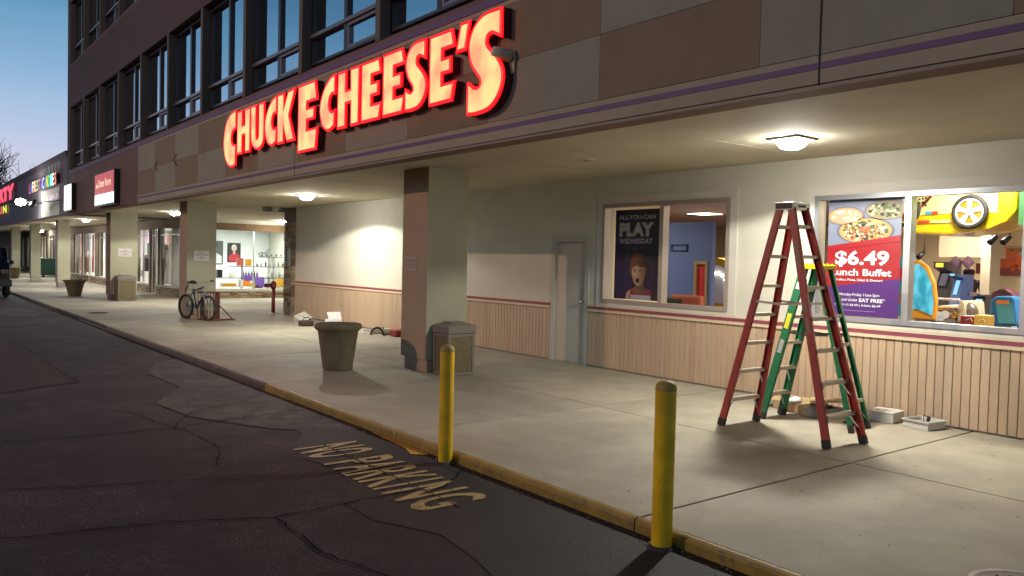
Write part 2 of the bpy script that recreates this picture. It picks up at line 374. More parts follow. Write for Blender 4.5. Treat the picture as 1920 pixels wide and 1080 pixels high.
# kerb, one stone per slab length, painted near the camera
kerb = thing('kerb', (0, 0, 0), 'concrete kerb, painted yellow near the bollards', None); kerb['kind'] = 'structure'
prof = [(0, 0), (.046, 0), (.046, .19), (.026, .189), (.008, .181), (0, .16)]
for a, b in zip(ys, ys[1:]):
    if a > 19 and a < 22.4: continue
    g = MB(); g.prism(prof, (KX, b-.006, -.19), (1, 0, 0), (0, 0, 1), (0, a-b+.012, 0))
    g.build('kerb_stone', kerb_yellow if a < 9.0 else kerb_bare, kerb)
g = MB(); g.prism([(0, 0), (.046, 0), (.046, .19), (.02, .13), (0, .11)], (KX, 22.28, -.19), (1, 0, 0), (0, 0, 1), (0, -3.1, 0)); g.build('kerb_ramp', kerb_bare, kerb)
sheet('paint_patch', [(KX-.03, 6.95), (KX-.09, 6.2), (KX-.16, 6.0), (KX-.05, 5.88), (KX-.015, 5.95), (KX-.012, 6.95)], ZR+.009, worn_paint('arrow_yellow', (.62, .36, .02), (.3, .2, .05), .6), road)
# painted words: read from the street
def road_text(body, y0, y1):
    text('painted_lettering', body, (2.82, y0, ZR+.009), (0, -1, 0), (1, 0, 0), stencil, road, y0-y1, .61, .02)
for ch, ya, yb in (('N', 6.70, 6.50), ('O', 6.46, 6.27), ('P', 6.09, 5.92), ('A', 5.905, 5.71), ('R', 5.69, 5.50), ('K', 5.47, 5.26), ('I', 5.235, 5.195), ('N', 5.11, 4.86), ('G', 4.81, 4.58)): road_text(ch, ya, yb)
for x in (3.11,):     # stencil bridge left unpainted
    sheet('stencil_gap', [(x, 4.5), (x+.014, 4.5), (x+.014, 6.75), (x, 6.75)], ZR+.0125, asphalt, road)
sheet('worn_asphalt', [(2.5, 8.6), (3.0, 7.6), (3.3, 7.35), (3.74, 7.2), (3.74, 13.5), (3.3, 13.2), (2.9, 12.0), (2.95, 10.6), (2.4, 9.6)], ZR+.0065, mat('asphalt_worn', (.075, .068, .064), .8, noise=.7, nscale=5, stain=.6, bump=.8, bscale=70), road)  # paler tone holds real wear and painted lamp light together
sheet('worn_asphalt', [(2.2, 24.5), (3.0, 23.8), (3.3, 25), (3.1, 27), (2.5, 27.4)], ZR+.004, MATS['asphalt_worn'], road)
rs = random.Random(31); g = MB()
for k in range(260):
    x = KX-abs(rs.gauss(0, .07))-.004; y = rs.uniform(1.5, 14); r = rs.uniform(.002, .007); g.tube((x, y, ZR+.009), (x, y, ZR+.009+r), r, r*.6, n=5)
for k in range(180):
    x = rs.uniform(.6, 3.7); y = rs.uniform(2.6, 9); r = rs.uniform(.002, .005); g.tube((x, y, ZR+.009), (x, y, ZR+.009+r), r, r*.6, n=5)
g.build('grit', mat('grit', (.30, .27, .22), .9), kind='stuff')
g = MB()
for k in range(260):
    x = rs.uniform(KX+.1, XW-.1); y = rs.uniform(.6, 18); r = rs.uniform(.006, .017); i = g.add([(x+r*rs.uniform(.7, 1.1)*cos(q*pi/4), y+r*rs.uniform(.7, 1.1)*sin(q*pi/4), .0012) for q in range(8)]); g.face([i+q for q in range(8)])
g.build('gum_spots', mat('gum', (.12, .105, .085), .9), side, kind='stuff')
g = MB()
for k in range(60):
    x = rs.uniform(KX+.1, XW-.1); y = rs.uniform(2, 14); r = rs.uniform(.004, .010); g.obox((x, y, .0012), (r, r*.3, 0), (-r*.3, r, 0), (0, 0, r*.4))
g.build('litter_specks', mat('litter', (.6, .58, .52), .8), kind='stuff')

# access covers
def cover(cx, cy, r, tagl, ring=.05):
    t = thing('manhole_cover', (cx, cy, 0), tagl, 'manhole cover', 'covers set in the pavement')
    MB().lathe([(r, .001), (r, .006), (r-ring*.6, .007), (r-ring, .003)], (cx, cy, 0), 40).build('rim', mat('iron', (.14, .11, .11), .5, .4), t)
    g = MB(); g.lathe([(r-ring, .003), (0.001, .003)], (cx, cy, 0), 40)
    for k in range(-5, 6):
        for q in range(-5, 6):
            x, y = k*r*.17, q*r*.17
            if x*x+y*y < (r*.78)**2: g.obox((cx+x-.02, cy+y-.02, .003), (.035, .012, 0), (-.005, .012, 0), (0, 0, .006))
    g.build('lid', mat('iron_dark', (.07, .06, .06), .5, .4, noise=.4, nscale=30), t)
cover(4.60, 1.55, .27, 'round iron manhole cover at the bottom right edge near the kerb')
cover(4.4, 23.3, .28, 'small round cover far down the pavement before the third column')

# ================================================================== TALL BUILDING
bld = thing('office_building', (XF, 0, 0), 'dark brown three storey office block with vertical fins and reflecting windows above the canopy', 'building')
B = lambda name, m, *a, **k: box(name, m, bld, *a, **k)
Y0 = -6.0
# fascia body, edge strips, checkers
B('fascia_core', fascia_plain, XF+.012, XF+.30, Y0, YE, 2.885, 4.33)
CY = [Y0]+[.22+1.7*k for k in range(-3, 14)]; CY = [y for y in CY if y >= Y0]; CYE = 22.3
B('fascia_plain_panel', fascia_plain, XF, XF+.010, CYE, YE, 2.90, 4.33)
for zi, (z0, z1) in enumerate(((3.10, 3.69), (3.69, 4.28))):
    for k, (a, b) in enumerate(zip(CY, CY[1:])):
        idx = round((a-.22)/1.7)
        brown = (idx % 2 == 0) == (zi == 0)
        MB().box(XF, XF+.010, a+.002, b-.002, z0+.002, z1-.002).build('checker_panel', checker_tan if brown else checker_light, bld)
for nm, z0, z1, m, dx in (('cream_strip', 2.90, 3.0, fascia_cream, .0), ('purple_strip', 3.0, 3.045, purple, -.003), ('cream_strip', 3.045, 3.098, fascia_cream, .0), ('cream_strip', 4.282, 4.33, fascia_cream, 0)):
    B(nm, m, XF+dx, XF+.010, Y0, CYE, z0+.001, z1-.001)
B('purple_ledge', purple, XF-.012, XF+.25, Y0, YE, 4.332, 4.40)
B('drip_edge', mat('drip_metal', (.30, .26, .2), .6), XF-.004, XF+.03, Y0, CYE, 2.872, 2.889)
for y in (3.13, 12.2): B('joint_strip', mat('joint_dark', (.02, .015, .01), .8), XF-.004, XF+.002, y-.006, y+.006, 2.89, 4.33)
B('soffit', soffitm, XF+.301, XW+.25, Y0, 20.6, ZS, ZS+.1); B('soffit', soffitm, XF+.301, 13.5, 20.601, YE+2, ZS, ZS+.1)
B('soffit_edge', soffitm, XF+.03, XF+.301, Y0, YE, 2.888, 2.899)
for y in (1.6, 5.35, 9.1, 12.85, 16.6): B('soffit_batten', soffitm, XF+.32, XW, y-.012, y+.012, ZS-.003, ZS-.001)
# sloped sill + spandrels
def sloped(name, m, z0, z1):
    g = MB(); g.prism([(0, z0-.06), (.22, z0-.06), (.22, z1), (0, z0)], (XF+.001, YE, 0), (1, 0, 0), (0, 0, 1), (0, Y0-YE, 0)); g.build(name, m, bld)
XG = XF+.20
sloped('sill', facade_band, 4.46, 4.60)
B('spandrel', facade, XF, XG+.3, Y0, YE, 6.65, 8.07); sloped('sill', facade_band, 8.131, 8.25)
B('spandrel', facade, XF, XG+.3, Y0, YE, 10.3, 12.6)
B('roof', facade, XG+.3, 22, Y0, YE, 12.2, 12.5); B('end_wall', facade, XF, 22, YE, YE+.3, 2.9, 12.6); B('near_end_wall', facade, XF, 22, Y0-.3, Y0, 2.9, 12.6)
B('backing', black, XG+.05, XG+.25, Y0, YE, 4.45, 10.35)
fz = [(4.47, 6.65, 4.60, 5.04), (8.14, 10.3, 8.25, 8.75)]
fin_y = [YE-.03-2.512*k for k in range(16)]
fin_y = [y for y in fin_y if y > Y0]
for fi, (zb, zt, zg, ztr) in enumerate(fz):
    for k, y in enumerate(fin_y):
        MB().box(XF+.003, XG+.05, y-.13, y-.002, zb, zt-.002).build('fin', finm, bld)
    for ya, yb in zip(fin_y, fin_y[1:]):
        if fi and yb < 12: continue
        hi = ya-.132; lo = yb; mid = (hi+lo)/2
        fr = MB(); X0, X1 = XG-.045, XG+.03
        fr.mi = 0
        for (a, b, c, d) in ((lo+.001, lo+.05, zg, zt-.04), (hi-.05, hi-.001, zg, zt-.04), (mid-.05, mid+.05, zg, zt-.04)): fr.box(X0, X1, a, b, c, d)
        for (c, d) in ((zg, zg+.04), (zt-.075, zt-.035)): fr.box(X0-.004, X1, lo+.001, hi-.001, c, d)
        f = fr.build('window', bronze, bld)
        g = MB(); g.box(X0-.03, X1, lo+.002, hi-.002, ztr-.025, ztr+.03); g.build('transom', bronze_l, f)
        g = MB()
        for (a, b, c, d) in ((lo+.052, lo+.10, zg+.042, ztr-.027), (mid-.10, mid-.052, zg+.042, ztr-.027), (lo+.101, mid-.101, ztr-.075, ztr-.027), (lo+.101, mid-.101, zg+.042, zg+.08)): g.box(X0+.005, X1, a, b, c, d)
        g.build('casement', bronze_l, f)
        for (a, b) in ((lo, mid), (mid, hi)):
            for (c, d) in ((zg, ztr), (ztr, zt-.04)): MB().box(XG, XG+.012, a+.045, b-.045, c+.03, d-.02).build('pane', mirror, f)
# old bracket arcs left on the fascia
for (y, za, zb) in ((20.33, 3.56, 3.8), (18.72, 3.56, 3.83)):
    g = MB(); pts = [(XF-.01-.06*sin(pi*k/8), y, za+(zb-za)*k/8) for k in range(9)]
    for a, b in zip(pts, pts[1:]): g.tube(a, b, .010)
    g.build('hanging_cable_loop', black, bld)

# columns
def column(ya, yb, ztop, pink, label, x0=6.05, x1=6.74):
    t = thing('canopy_column', (x0, ya, 0), label, 'column', 'columns carrying the canopy')
    g = MB(); g.box(x0+.03, x1-.01, ya+.01, yb-.07, 0, .17); g.build('plinth', pink, t)
    g = MB(); g.box(x0+.004, x1, ya, yb, .18, ztop); g.build('shaft', colgrey, t)
    g = MB(); g.box(x0, x0+.004, ya+.003, yb-.003, .185, ztop-.003); g.build('street_face', pink, t)
    g = MB(); g.box(x0+.035, x1-.02, ya+.02, yb-.08, .16, .19); g.build('groove', jointm, t)
    return t
column(9.72, 10.42, ZS, colpink_lit, 'nearest square column, pink brown street side, notice on it, bin at its foot')
column(20.76, 21.4, ZS, colpink_lit, 'square column behind the bicycle, pink brown street side', 5.9, 6.62)
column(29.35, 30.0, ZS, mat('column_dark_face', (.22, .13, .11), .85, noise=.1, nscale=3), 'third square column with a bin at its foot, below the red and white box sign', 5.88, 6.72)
colL = colgrey
column(40.3, 40.9, 2.95, mat('column_mauve', (.30, .25, .25), .85), 'slim mauve grey column directly behind the tapered planter', 5.95, 6.45)
column(49.0, 49.5, 2.95, colgrey, 'slim pale column beyond the planters, in front of the dark green bin', 6.0, 6.45)
column(57.2, 57.7, 2.95, colgrey, 'farthest pale column at the left edge above the dark car', 6.0, 6.45)
# notices on columns
def notice(o, XY, w, h, lines, label, col=(.6, .56, .55), ink=(.28, .2, .2)):
    X, Y = XY; N_ = X.cross(Y)
    t = thing('notice', o, label, 'sign', 'notices fixed to the columns')
    MB().obox(Vector(o), X*w, Y*h, N_*.006).build('plate', mat('notice_plate%.2f' % col[0], col, .5), t)
    n_ = len(lines); hh = h*.8/sum(q[1] for q in lines); y = h*.92
    for s_, rel, wf in lines:
        y -= hh*rel
        text('lettering', s_, Vector(o)+X*(w*(1-wf)/2)+Y*(y+hh*rel*.15)+N_*.0065, X, Y, mat('notice_ink', ink, .6), t, w*wf, hh*rel*.7, .01)
notice((6.049, 10.33, 1.45), STR, .33, .20, [('WARNING', 1.4, .9), ('NO TRESPASSING', .8, .9), ('NO LOITERING', .8, .8)], 'small pale notice on the pink side of the nearest column', (.50, .36, .30), (.22, .12, .10))
notice((6.07, 20.759, 1.45), CAMF, .37, .25, [('NO', 1, .25), ('TRESPASSING', 1, .9), ('OR', .7, .2), ('LOITERING', .9, .7)], 'white notice on the grey face of the column behind the bicycle')
notice((6.12, 29.349, 1.47), CAMF, .42, .27, [('NO', 1, .25), ('TRESPASSING', 1, .9), ('OR', .7, .2), ('LOITERING', .9, .7)], 'white notice on the third column above the bin')

# ================================================================== RESTAURANT WALL
rw = thing('restaurant_wall', (XW, 0, 0), 'off-white stucco restaurant wall with tan board wainscot and maroon rail under the canopy', 'wall')
W = lambda name, m, *a, **k: box(name, m, rw, *a, **k)
W1 = (6.54, 8.91, 1.02, 2.525); W2 = (3.045, 5.33, 1.02, 2.475); W3 = (-1.2, 1.2, 1.02, 2.475); D = (9.245, 10.05, 0, 2.0)
XB = XW+.22
segs = [(-6, W3[0]), (W3[1], W2[0]), (W2[1], W1[0]), (W1[1], D[0]), (D[1], 20.72)]
for a, b in segs: W('wall_panel', wallm, XW, XB, a, b, 0, ZS)
for q in (W1, W2, W3):
    W('wall_panel', wallm, XW, XB, q[0], q[1], 0, q[2]); W('wall_panel', wallm, XW, XB, q[0], q[1], q[3], ZS)
W('wall_panel', wallm, XW, XB, D[0], D[1], D[3], ZS)
BW = .0885
def planks(y0, y1, z1=.862):
    n_ = max(1, round((y1-y0)/BW)); w_ = (y1-y0)/n_
    W('board_backing', mat('board_gap', (.26, .18, .12), .9), XW-.012, XW-.001, y0, y1, 0.01, z1)
    for k in range(n_):
        a = y0+k*w_
        g = MB(); e = .005; d0 = random.uniform(0, .0015)
        i = g.add([(XW-.012, a+.002, .02), (XW-.020-d0, a+.002+e, .02), (XW-.020-d0, a+w_-.002-e, .02), (XW-.012, a+w_-.002, .02), (XW-.012, a+.002, z1), (XW-.020-d0, a+.002+e, z1), (XW-.020-d0, a+w_-.002-e, z1), (XW-.012, a+w_-.002, z1)])
        for q in ((1, 0, 4, 5), (2, 1, 5, 6), (3, 2, 6, 7), (0, 1, 2, 3), (4, 7, 6, 5)): g.face([i+x for x in q])
        g.build('board', random.choice((tan, tan, tan2, tan3)), rw)
    for nm, a, b, m, dx in (('rail_cream', .864, .90, creamtrim, .040), ('rail_maroon', .902, .945, maroon, .034), ('rail_cream', .947, .968, creamtrim, .038)):
        W(nm, m, XW-dx, XW-.001, y0, y1, a, b)
planks(.6, 9.185); planks(10.11, 20.70)
# windows
def shop_window(q, mids, label_part, trim=.11):
    y0, y1, z0, z1 = q
    g = MB()
    for (a, b, c, d) in ((y0-trim, y0, z0-trim, z1+trim), (y1, y1+trim, z0-trim, z1+trim), (y0, y1, z1, z1+trim), (y0, y1, max(.97, z0-trim), z0)): g.box(XW-.022, XW-.001, a, b, max(c, .97), d)
    t = g.build('window_trim', trimm, rw)
    g = MB(); fw = .055; X0, X1 = XW-.035, XW+.09
    for (a, b) in [(y0+.001, y0+fw), (y1-fw, y1-.001)]+[(m-.035, m+.035) for m in mids]: g.box(X0, X1, a, b, z0+.001, z1-.001)
    for (c, d) in ((z0+.001, z0+fw), (z1-fw, z1-.001)):
        g.box(X0-.001, X1-.001, y0+fw+.001, y1-fw-.001, c, d)
    f = g.build('frame', label_part, t)
    e = [y0+fw]+[m for m in mids]+[y1-fw]
    for k in range(len(e)-1):
        a = e[k]+(.035 if k else 0)-.004; b = e[k+1]-(.035 if k < len(e)-2 else 0)+.004
        MB().box(XW+.03, XW+.036, a, b, z0+fw-.004, z1-fw+.004).build('pane', glass, t)
    return t
shop_window(W1, [7.71], mat('frame_grey', (.34, .29, .25), .5, .3)); shop_window(W2, [4.22], alu); shop_window(W3, [0], alu)
# door
dr = box('door', doorm, rw, XW+.035, XW+.08, D[0]+.04, D[1]-.04, .015, D[3]-.05)
g = MB()
for (a, b, c, d) in ((D[0]-.05, D[0]+.04, 0, D[3]), (D[1]-.04, D[1]+.05, 0, D[3]), (D[0]-.05, D[1]+.05, D[3]+.001, D[3]+.05)): g.box(XW-.02, XW+.10, a, b, c, d)
g.box(XW-.01, XW+.10, D[0]+.04, D[1]-.04, D[3]-.048, D[3])
g.build('door_frame', mat('door_frame_paint', (.43, .42, .37), .55), dr)
g = MB(); g.tube((XW+.034, D[0]+.11, 1.0), (XW-.03, D[0]+.11, 1.0), .009); g.lathe([(.001, 0), (.02, .004), (.026, .02), (.018, .04), (.001, .045)], (XW-.05, D[0]+.11, .98), 12); g.build('handle', alu, dr)
g = MB(); g.lathe([(.001, -.02), (.018, -.012), (.018, .012), (.001, .02)], (XW+.03, D[0]+.11, 1.16), 10); g.build('lock', alu, dr)
box('threshold', alu_dull, dr, XW-.03, XW+.1, D[0]+.04, D[1]-.04, .001, .014)
# stone end pier of the wall
pier = thing('stone_pier', (XW, 21, 0), 'narrow stacked stone pier at the end of the restaurant wall', 'pier')
box('core', mortar, pier, XW+.002, XW+.3, 20.74, 21.42, 0, ZS)
rs = random.Random(3); z = 0
while z < 2.55:
    h = rs.uniform(.05, .12); y = 20.73
    while y < 21.40:
        wd = min(rs.uniform(.18, .42), 21.43-y)
        if 21.43-y-wd < .1: wd = 21.43-y
        MB().box(XW-.03-rs.uniform(0, .02), XW+.001, y+.004, y+wd-.004, z+.004, min(z+h, 2.58)-.004).build('stone', rs.choice(stone_ms), pier)
        y += wd
    z += h
box('dark_head', mat('pier_head', (.10, .07, .05), .8), pier, XW-.04, XW+.001, 20.73, 21.43, 2.585, ZS)  # dark slab paints the shadow across the top of the pier
tag(box('thermometer_sign', mat('plaque', (.42, .44, .36), .5), None, XW-.062, XW-.052, 20.92, 21.12, 1.35, 1.82), 'narrow pale plaque fixed to the stone pier', 'sign')

# ================================================================== RECESSED SALON (faces the camera) AND STREET SHOPFRONTS
YS = 29.9
salon = thing('salon_front', (9.2, YS, 0), 'salon shopfront set back past the restaurant wall, with stone base and one wide lit window', 'shop')
rs = random.Random(5)
box('base_core', mortar, salon, 8.9, 12.8, YS+.03, YS+.25, 0, .24)
z = .005
while z < .235:
    h = rs.uniform(.045, .075); x = 8.9
    while x < 12.75:
        wd = rs.uniform(.25, .6)
        MB().box(x+.004, min(x+wd, 12.8)-.004, YS-rs.uniform(0, .03), YS+.031, z+.003, min(z+h, .243)-.003).build('stone', rs.choice(stone_ms), salon)
        x += wd
    z += h
box('sill', mat('salon_sill', (.45, .43, .38), .6), salon, 8.9, 12.8, YS-.03, YS+.2, .25, .34)
box('header', stone_ms[2], salon, 8.9, 12.8, YS-.02, YS+.2, 2.53, 2.78); box('upper_wall', wallm, salon, 8.9, 12.8, YS, YS+.2, 2.781, ZS)
g = MB()
for x in (9.05, 10.95, 12.75): g.box(x-.02, x+.02, YS+.06, YS+.11, .34, 2.53)
g.build('frame', alu, salon)
for a, b in ((9.07, 10.93), (10.97, 12.73)): box('pane', glass, salon, a, b, YS+.08, YS+.086, .342, 2.528)
tag(box('alcove_side_wall', wallm, None, 12.81, 13.0, 20.6, 36, 0, ZS), 'plain side wall of the recess', kind='structure')
box('restaurant_return_wall', wallm, None, XB+.001, 13.0, 20.5, 20.7, 0, ZS, kind='structure')

# shop interiors: pale back walls and floors
XS = 8.45
interior_w = mat('interior_white', (.80, .84, .82), .7)
box('salon_floor', mat('vinyl', (.45, .42, .36), .5), None, 8.95, 12.8, YS+.25, 34.2, -.05, .02, kind='structure')
box('salon_back_wall', interior_w, None, 8.9, 12.8, 33.2, 33.3, .02, 2.9, kind='structure')
box('salon_left_wall', interior_w, None, 8.92, 8.98, YS+.26, 33.2, .02, 2.9, kind='structure')
box('salon_ceiling', interior_w, None, 8.9, 12.8, YS+.21, 33.2, 2.7, 2.75, kind='structure')
def fitting(x, y, z, r, s, label, group, nm='ceiling_light', lamp=None, col=(1, .97, .9)):
    t = thing(nm, (x, y, z), label, 'light', group)
    MB().lathe([(r*1.15, 0), (r*1.15, -.02), (r*.9, -.03)], (x, y, z), 20).build('rim', white, t)
    MB().lathe([(r*.9, -.03), (r*.6, -.06), (.001, -.07)], (x, y, z), 20).build('diffuser', emit('glow_%g' % s, col, s), t)
    if lamp:
        ld = bpy.data.lights.new('bulb', 'AREA'); ld.shape = 'DISK'; ld.size = r*2; ld.energy = lamp*3.6; ld.color = col
        lo = bpy.data.objects.new('bulb', ld); C.objects.link(lo); lo.parent = t; lo.location = (0, 0, -.09)
    return t
fitting(11.6, 31.3, 2.69, .35, 6, 'round bright ceiling light inside the salon', 'salon ceiling lights', lamp=18, col=(.93, 1, .95))
fitting(9.9, 31.6, 2.69, .2, 6, 'smaller round ceiling light inside the salon, left of the big one', 'salon ceiling lights', lamp=11, col=(.93, 1, .95))
# salon posters, hung on the back wall
def on_salon(u, v): return at(u, v, 1, 33.18)
def portrait(u0, v0, u1, v1, bgc, hairc, skin, dress, label, face_dx=0):
    a = on_salon(u0, v1); b = on_salon(u1, v0); w_, h_ = b.x-a.x, b.z-a.z
    t = thing('poster', a, label, 'poster', 'posters on the salon wall'); o = Vector(a)
    X, Y = CAMF
    MB().obox(o, X*w_, Y*h_, (0, -.02, 0)).build('frame', black, t)
    N_ = Vector((0, -1, 0)); lay = .021
    def disc(nm, cx, cy, rx, ry, m):
        nonlocal lay; lay += .0015
        g = MB(); g.flat([(cx+rx*cos(q*pi/10), cy+ry*sin(q*pi/10)) for q in range(20)], o+N_*lay, X*w_, Y*h_); g.build(nm, m, t)
    g = MB(); g.flat([(.04, .03), (.96, .03), (.96, .97), (.04, .97)], o+N_*lay, X*w_, Y*h_); g.build('print', mat('print_'+label[:5], bgc, .6), t)
    lay += .0015
    g = MB(); g.flat([(.1, .03), (.92, .03), (.9, .35), (.66+face_dx, .47), (.36+face_dx, .47), (.12, .3)], o+N_*lay, X*w_, Y*h_); g.build('shoulders', mat('dress_'+label[:5], dress, .6), t)
    disc('hair', .5+face_dx, .75, .2, .17, mat('hair_'+label[:5], hairc, .6)); disc('face', .5+face_dx, .69, .13, .15, mat('skin_'+label[:5], skin, .6))
    g = MB(); lay += .0015; g.flat([(.42+face_dx, .42), (.58+face_dx, .42), (.56+face_dx, .58), (.44+face_dx, .58)], o+N_*lay, X*w_, Y*h_); g.build('neck', MATS['skin_'+label[:5]], t)
portrait(392, 452, 418, 495, (.10, .11, .11), (.02, .02, .02), (.45, .45, .45), (.55, .57, .57), 'black and white portrait poster on the salon wall, left one', -.1)
portrait(426, 456, 451, 491, (.05, .035, .035), (.75, .74, .70), (.62, .5, .42), (.45, .03, .04), 'dark portrait poster of a blond woman in red on the salon wall')
# wrought scroll + shelves with goods
def sal(u, v, y=32.2): return at(u, v, 1, y)
g = MB(); a = sal(497, 475, 33.1); cx = a.x+.35; cz = a.z-.03
for s_ in (-1, 1):
    pts = [(cx+s_*(.0+.62*t_), 33.15, cz+.26-.30*t_+.05*sin(t_*9)) for t_ in [k/12 for k in range(13)]]; g.path(pts, .012, 5)
    for q in (.25, .5): g.torus((cx+s_*q, 33.15, cz-.02), (0, 1, 0), .07, .009, 14, 5)
g.torus((cx, 33.15, cz+.08), (0, 1, 0), .09, .01, 14, 5); g.tube((cx-.6, 33.15, cz-.1), (cx+.6, 33.15, cz-.1), .01)
tag(g.build('iron_scroll_ornament', mat('scroll_iron', (.2, .2, .2), .5)), 'wrought iron scroll ornament on the white salon wall above the shelves', 'ornament')
bott = [mat('bottle_%s' % k, c, .3) for k, c in (('purple', (.16, .08, .42)), ('black', (.02, .02, .025)), ('orange', (.85, .25, .02)), ('amber', (.6, .33, .02)), ('white', (.75, .77, .75)), ('teal', (.25, .4, .38)), ('red', (.5, .12, .1)))]
unit = thing('display_shelves', sal(500, 545, 31.2), 'glass display shelving standing in the salon window', 'shelves')
shelf_def = [(488, 540, 482), (430, 540, 499.5), (400, 540, 521)]
for (u0, u1, v) in shelf_def:
    a = sal(u0, v, 31.2); b = sal(u1+6, v, 31.2); box('shelf', mat('shelf_dark', (.05, .06, .06), .3), unit, a.x, b.x, 31.05, 31.35, a.z-.012, a.z+.012)
for u in (453, 503, 512):
    a = sal(u, 546, 31.2); ztop = {453: 498, 503: 481, 512: 481}[u]; box('post', alu, unit, a.x-.03, a.x+.03, 31.17, 31.23, .15, sal(u, ztop, 31.2).z)
box('counter', mat('salon_counter', (.6, .6, .58), .4), unit, 9.2, 12.7, 31.0, 31.5, .02, .30)
def goods(u, v, w_, h_, mi, shp='bottle', lab=None, y=31.2):
    a = sal(u, v, y)
    if shp == 'bottle': g = MB(); g.lathe([(.001, 0), (w_/2, 0), (w_/2, h_*.65), (w_*.18, h_*.78), (w_*.18, h_), (.001, h_)], a, 10)
    else: g = MB(); g.box(a.x-w_/2, a.x+w_/2, a.y-w_*.35, a.y+w_*.35, a.z, a.z+h_)
    g.build('bottle' if shp == 'bottle' else 'product_box', bott[mi], None, org=tuple(a), label=lab, cat='bottle' if shp == 'bottle' else 'box', group='goods on the salon shelves')
ORD = ['first', 'second', 'third', 'fourth', 'fifth', 'sixth', 'seventh']
for k in range(6): goods(456+k*5.2, 520.5, .08, .26, 0 if k % 2 else 1, lab='%s from the left of the tall dark and purple bottles on the lowest salon shelf' % ORD[k])
for k, (u, mi) in enumerate(((446, 6), (450, 6), (454, 6))): goods(u, 498.5, .09, .30, mi, 'box', '%s of three red brown cartons on the middle salon shelf' % ('left', 'middle', 'right')[k])
for k in range(3): goods(462+k*3.6, 498.5, .08, .26, 3, 'box', '%s of three amber cartons on the middle salon shelf' % ('left', 'middle', 'right')[k])
for k in range(7): goods(482+k*8, 499.5, .06, .13+.04*(k % 3), 5 if k % 2 else 1, lab='%s small bottle right of the mullion on the middle salon shelf' % ORD[k])
for k in range(5): goods(503+k*7, 520.5, .10, .22, 5 if k % 2 else 4, lab='%s pale bottle at the right end of the lowest salon shelf' % ORD[k])
for k in range(5): goods(491+k*9, 481, .05, .1, 1, lab='%s tiny dark bottle from the left on the top salon shelf' % ORD[k])
goods(411, 520, .2, .3, 1, 'box', 'black coffee machine on the salon shelf'); goods(435, 520.5, .22, .2, 4, 'box', 'white tray box on the salon shelf')
for (u, v, w_, h_, mi, lb) in ((428, 537, .5, .12, 3, 'flat amber gift box in the salon window'), (452, 538, .22, .28, 4, 'white carton in the salon window'), (461, 536, .26, .22, 2, 'orange carton in the salon window'), (470, 537, .3, .12, 3, 'open amber box in the salon window'), (486, 536, .32, .34, 0, 'large purple box in the salon window'), (493, 538, .4, .1, 0, 'flat purple box in the salon window'), (484, 540, .28, .08, 1, 'black tray in the salon window'), (527, 538, .42, .33, 3, 'big amber box at the right of the salon window'), (464, 526, .3, .2, 0, 'purple carton below the lowest shelf')): goods(u, v, w_, h_, mi, 'box', lb, 30.6)

# shopfronts facing the street, beyond the recess
row = thing('shopfront_row', (XS, 31, 0), 'row of lit shopfronts with low stone base and tall panes beyond the third column', 'shop')
rs = random.Random(9)
def stone_base(parent, y0, y1, h0=.30):
    box('base_core', mortar, parent, XS+.03, XS+.25, y0, y1, 0, h0)
    z = .005; g = MB()
    while z < h0-.02:
        h = rs.uniform(.05, .1); y = y0
        while y < y1:
            wd = rs.uniform(.3, .7); e = min(y+wd, y1); g.mi = rs.randrange(4)
            g.box(XS-rs.uniform(0, .03), XS+.031, y+.005, e-.005, z+.004, min(z+h, h0)-.004); y = e
        z += h
    g.build('stones', stone_ms, parent, kind='stuff')
    box('sill', mat('salon_sill', (0, 0, 0)), parent, XS-.04, XS+.2, y0, y1, h0+.001, h0+.06)
stone_base(row, 30.15, 33.8); stone_base(row, 34.9, 47); stone_base(row, 47.3, 64)
box('header', mat('shop_header', (.28, .2, .15), .8), row, XS-.01, XS+.2, 30.15, 74, 2.58, 2.93)
box('corner_pier', colgrey, row, XS, 8.9, YS, 30.14, 0, ZS)
piers_y = [(33.5, 33.62), (34.75, 34.95), (37.3, 37.5), (39.6, 39.8), (42.0, 42.2), (44.9, 45.7), (49.2, 49.35), (51.5, 52.6), (55.0, 55.2), (58, 58.6), (61, 61.3), (64, 64.6), (68, 68.3), (74, 74.5)]
for a, b in piers_y: box('pier', mat('shop_pier', (.16, .12, .09), .7), row, XS-.02, XS+.22, a, b, .005, 2.58)
edges = [30.15]+[q for p in piers_y for q in p]
for k in range(0, len(edges)-1, 2):
    a, b = edges[k], edges[k+1]
    if b-a < .4: continue
    z0 = .36 if not (33.6 < a < 34.9) else .02
    g = MB(); mid = (a+b)/2
    for (c, d) in ((a+.002, a+.05), (b-.05, b-.002), (mid-.025, mid+.025)): g.box(XS+.04, XS+.10, c, d, z0, 2.58)
    g.box(XS+.041, XS+.099, a, b, 2.3, 2.34)
    f = g.build('window_frame', alu_dull, row)
    for (c, d) in ((a+.05, mid-.025), (mid+.025, b-.05)): MB().box(XS+.06, XS+.066, c-.004, d+.004, z0, 2.58).build('pane', glass, f)
box('shop_floor', MATS['vinyl'], None, XS+.25, 14, 34.3, 75, -.05, .02, kind='structure'); box('shop_back_wall', interior_w, None, 11.6, 11.7, 33.35, 75, .02, 2.9, kind='structure')
box('shop_ceiling', interior_w, None, XS+.23, 12, 34.3, 75, 2.75, 2.8, kind='structure')
box('shop_floor', MATS['vinyl'], None, XS+.25, 8.9, 30.15, 34.3, -.05, .02, kind='structure')
box('shop_inner_panel', interior_w, None, 8.88, 8.915, 30.2, 33.4, .02, 2.75, kind='structure')
for y in (42.6, 52): box('shop_partition', interior_w, None, XS+.3, 11.6, y, y+.1, .02, 2.75, kind='structure')
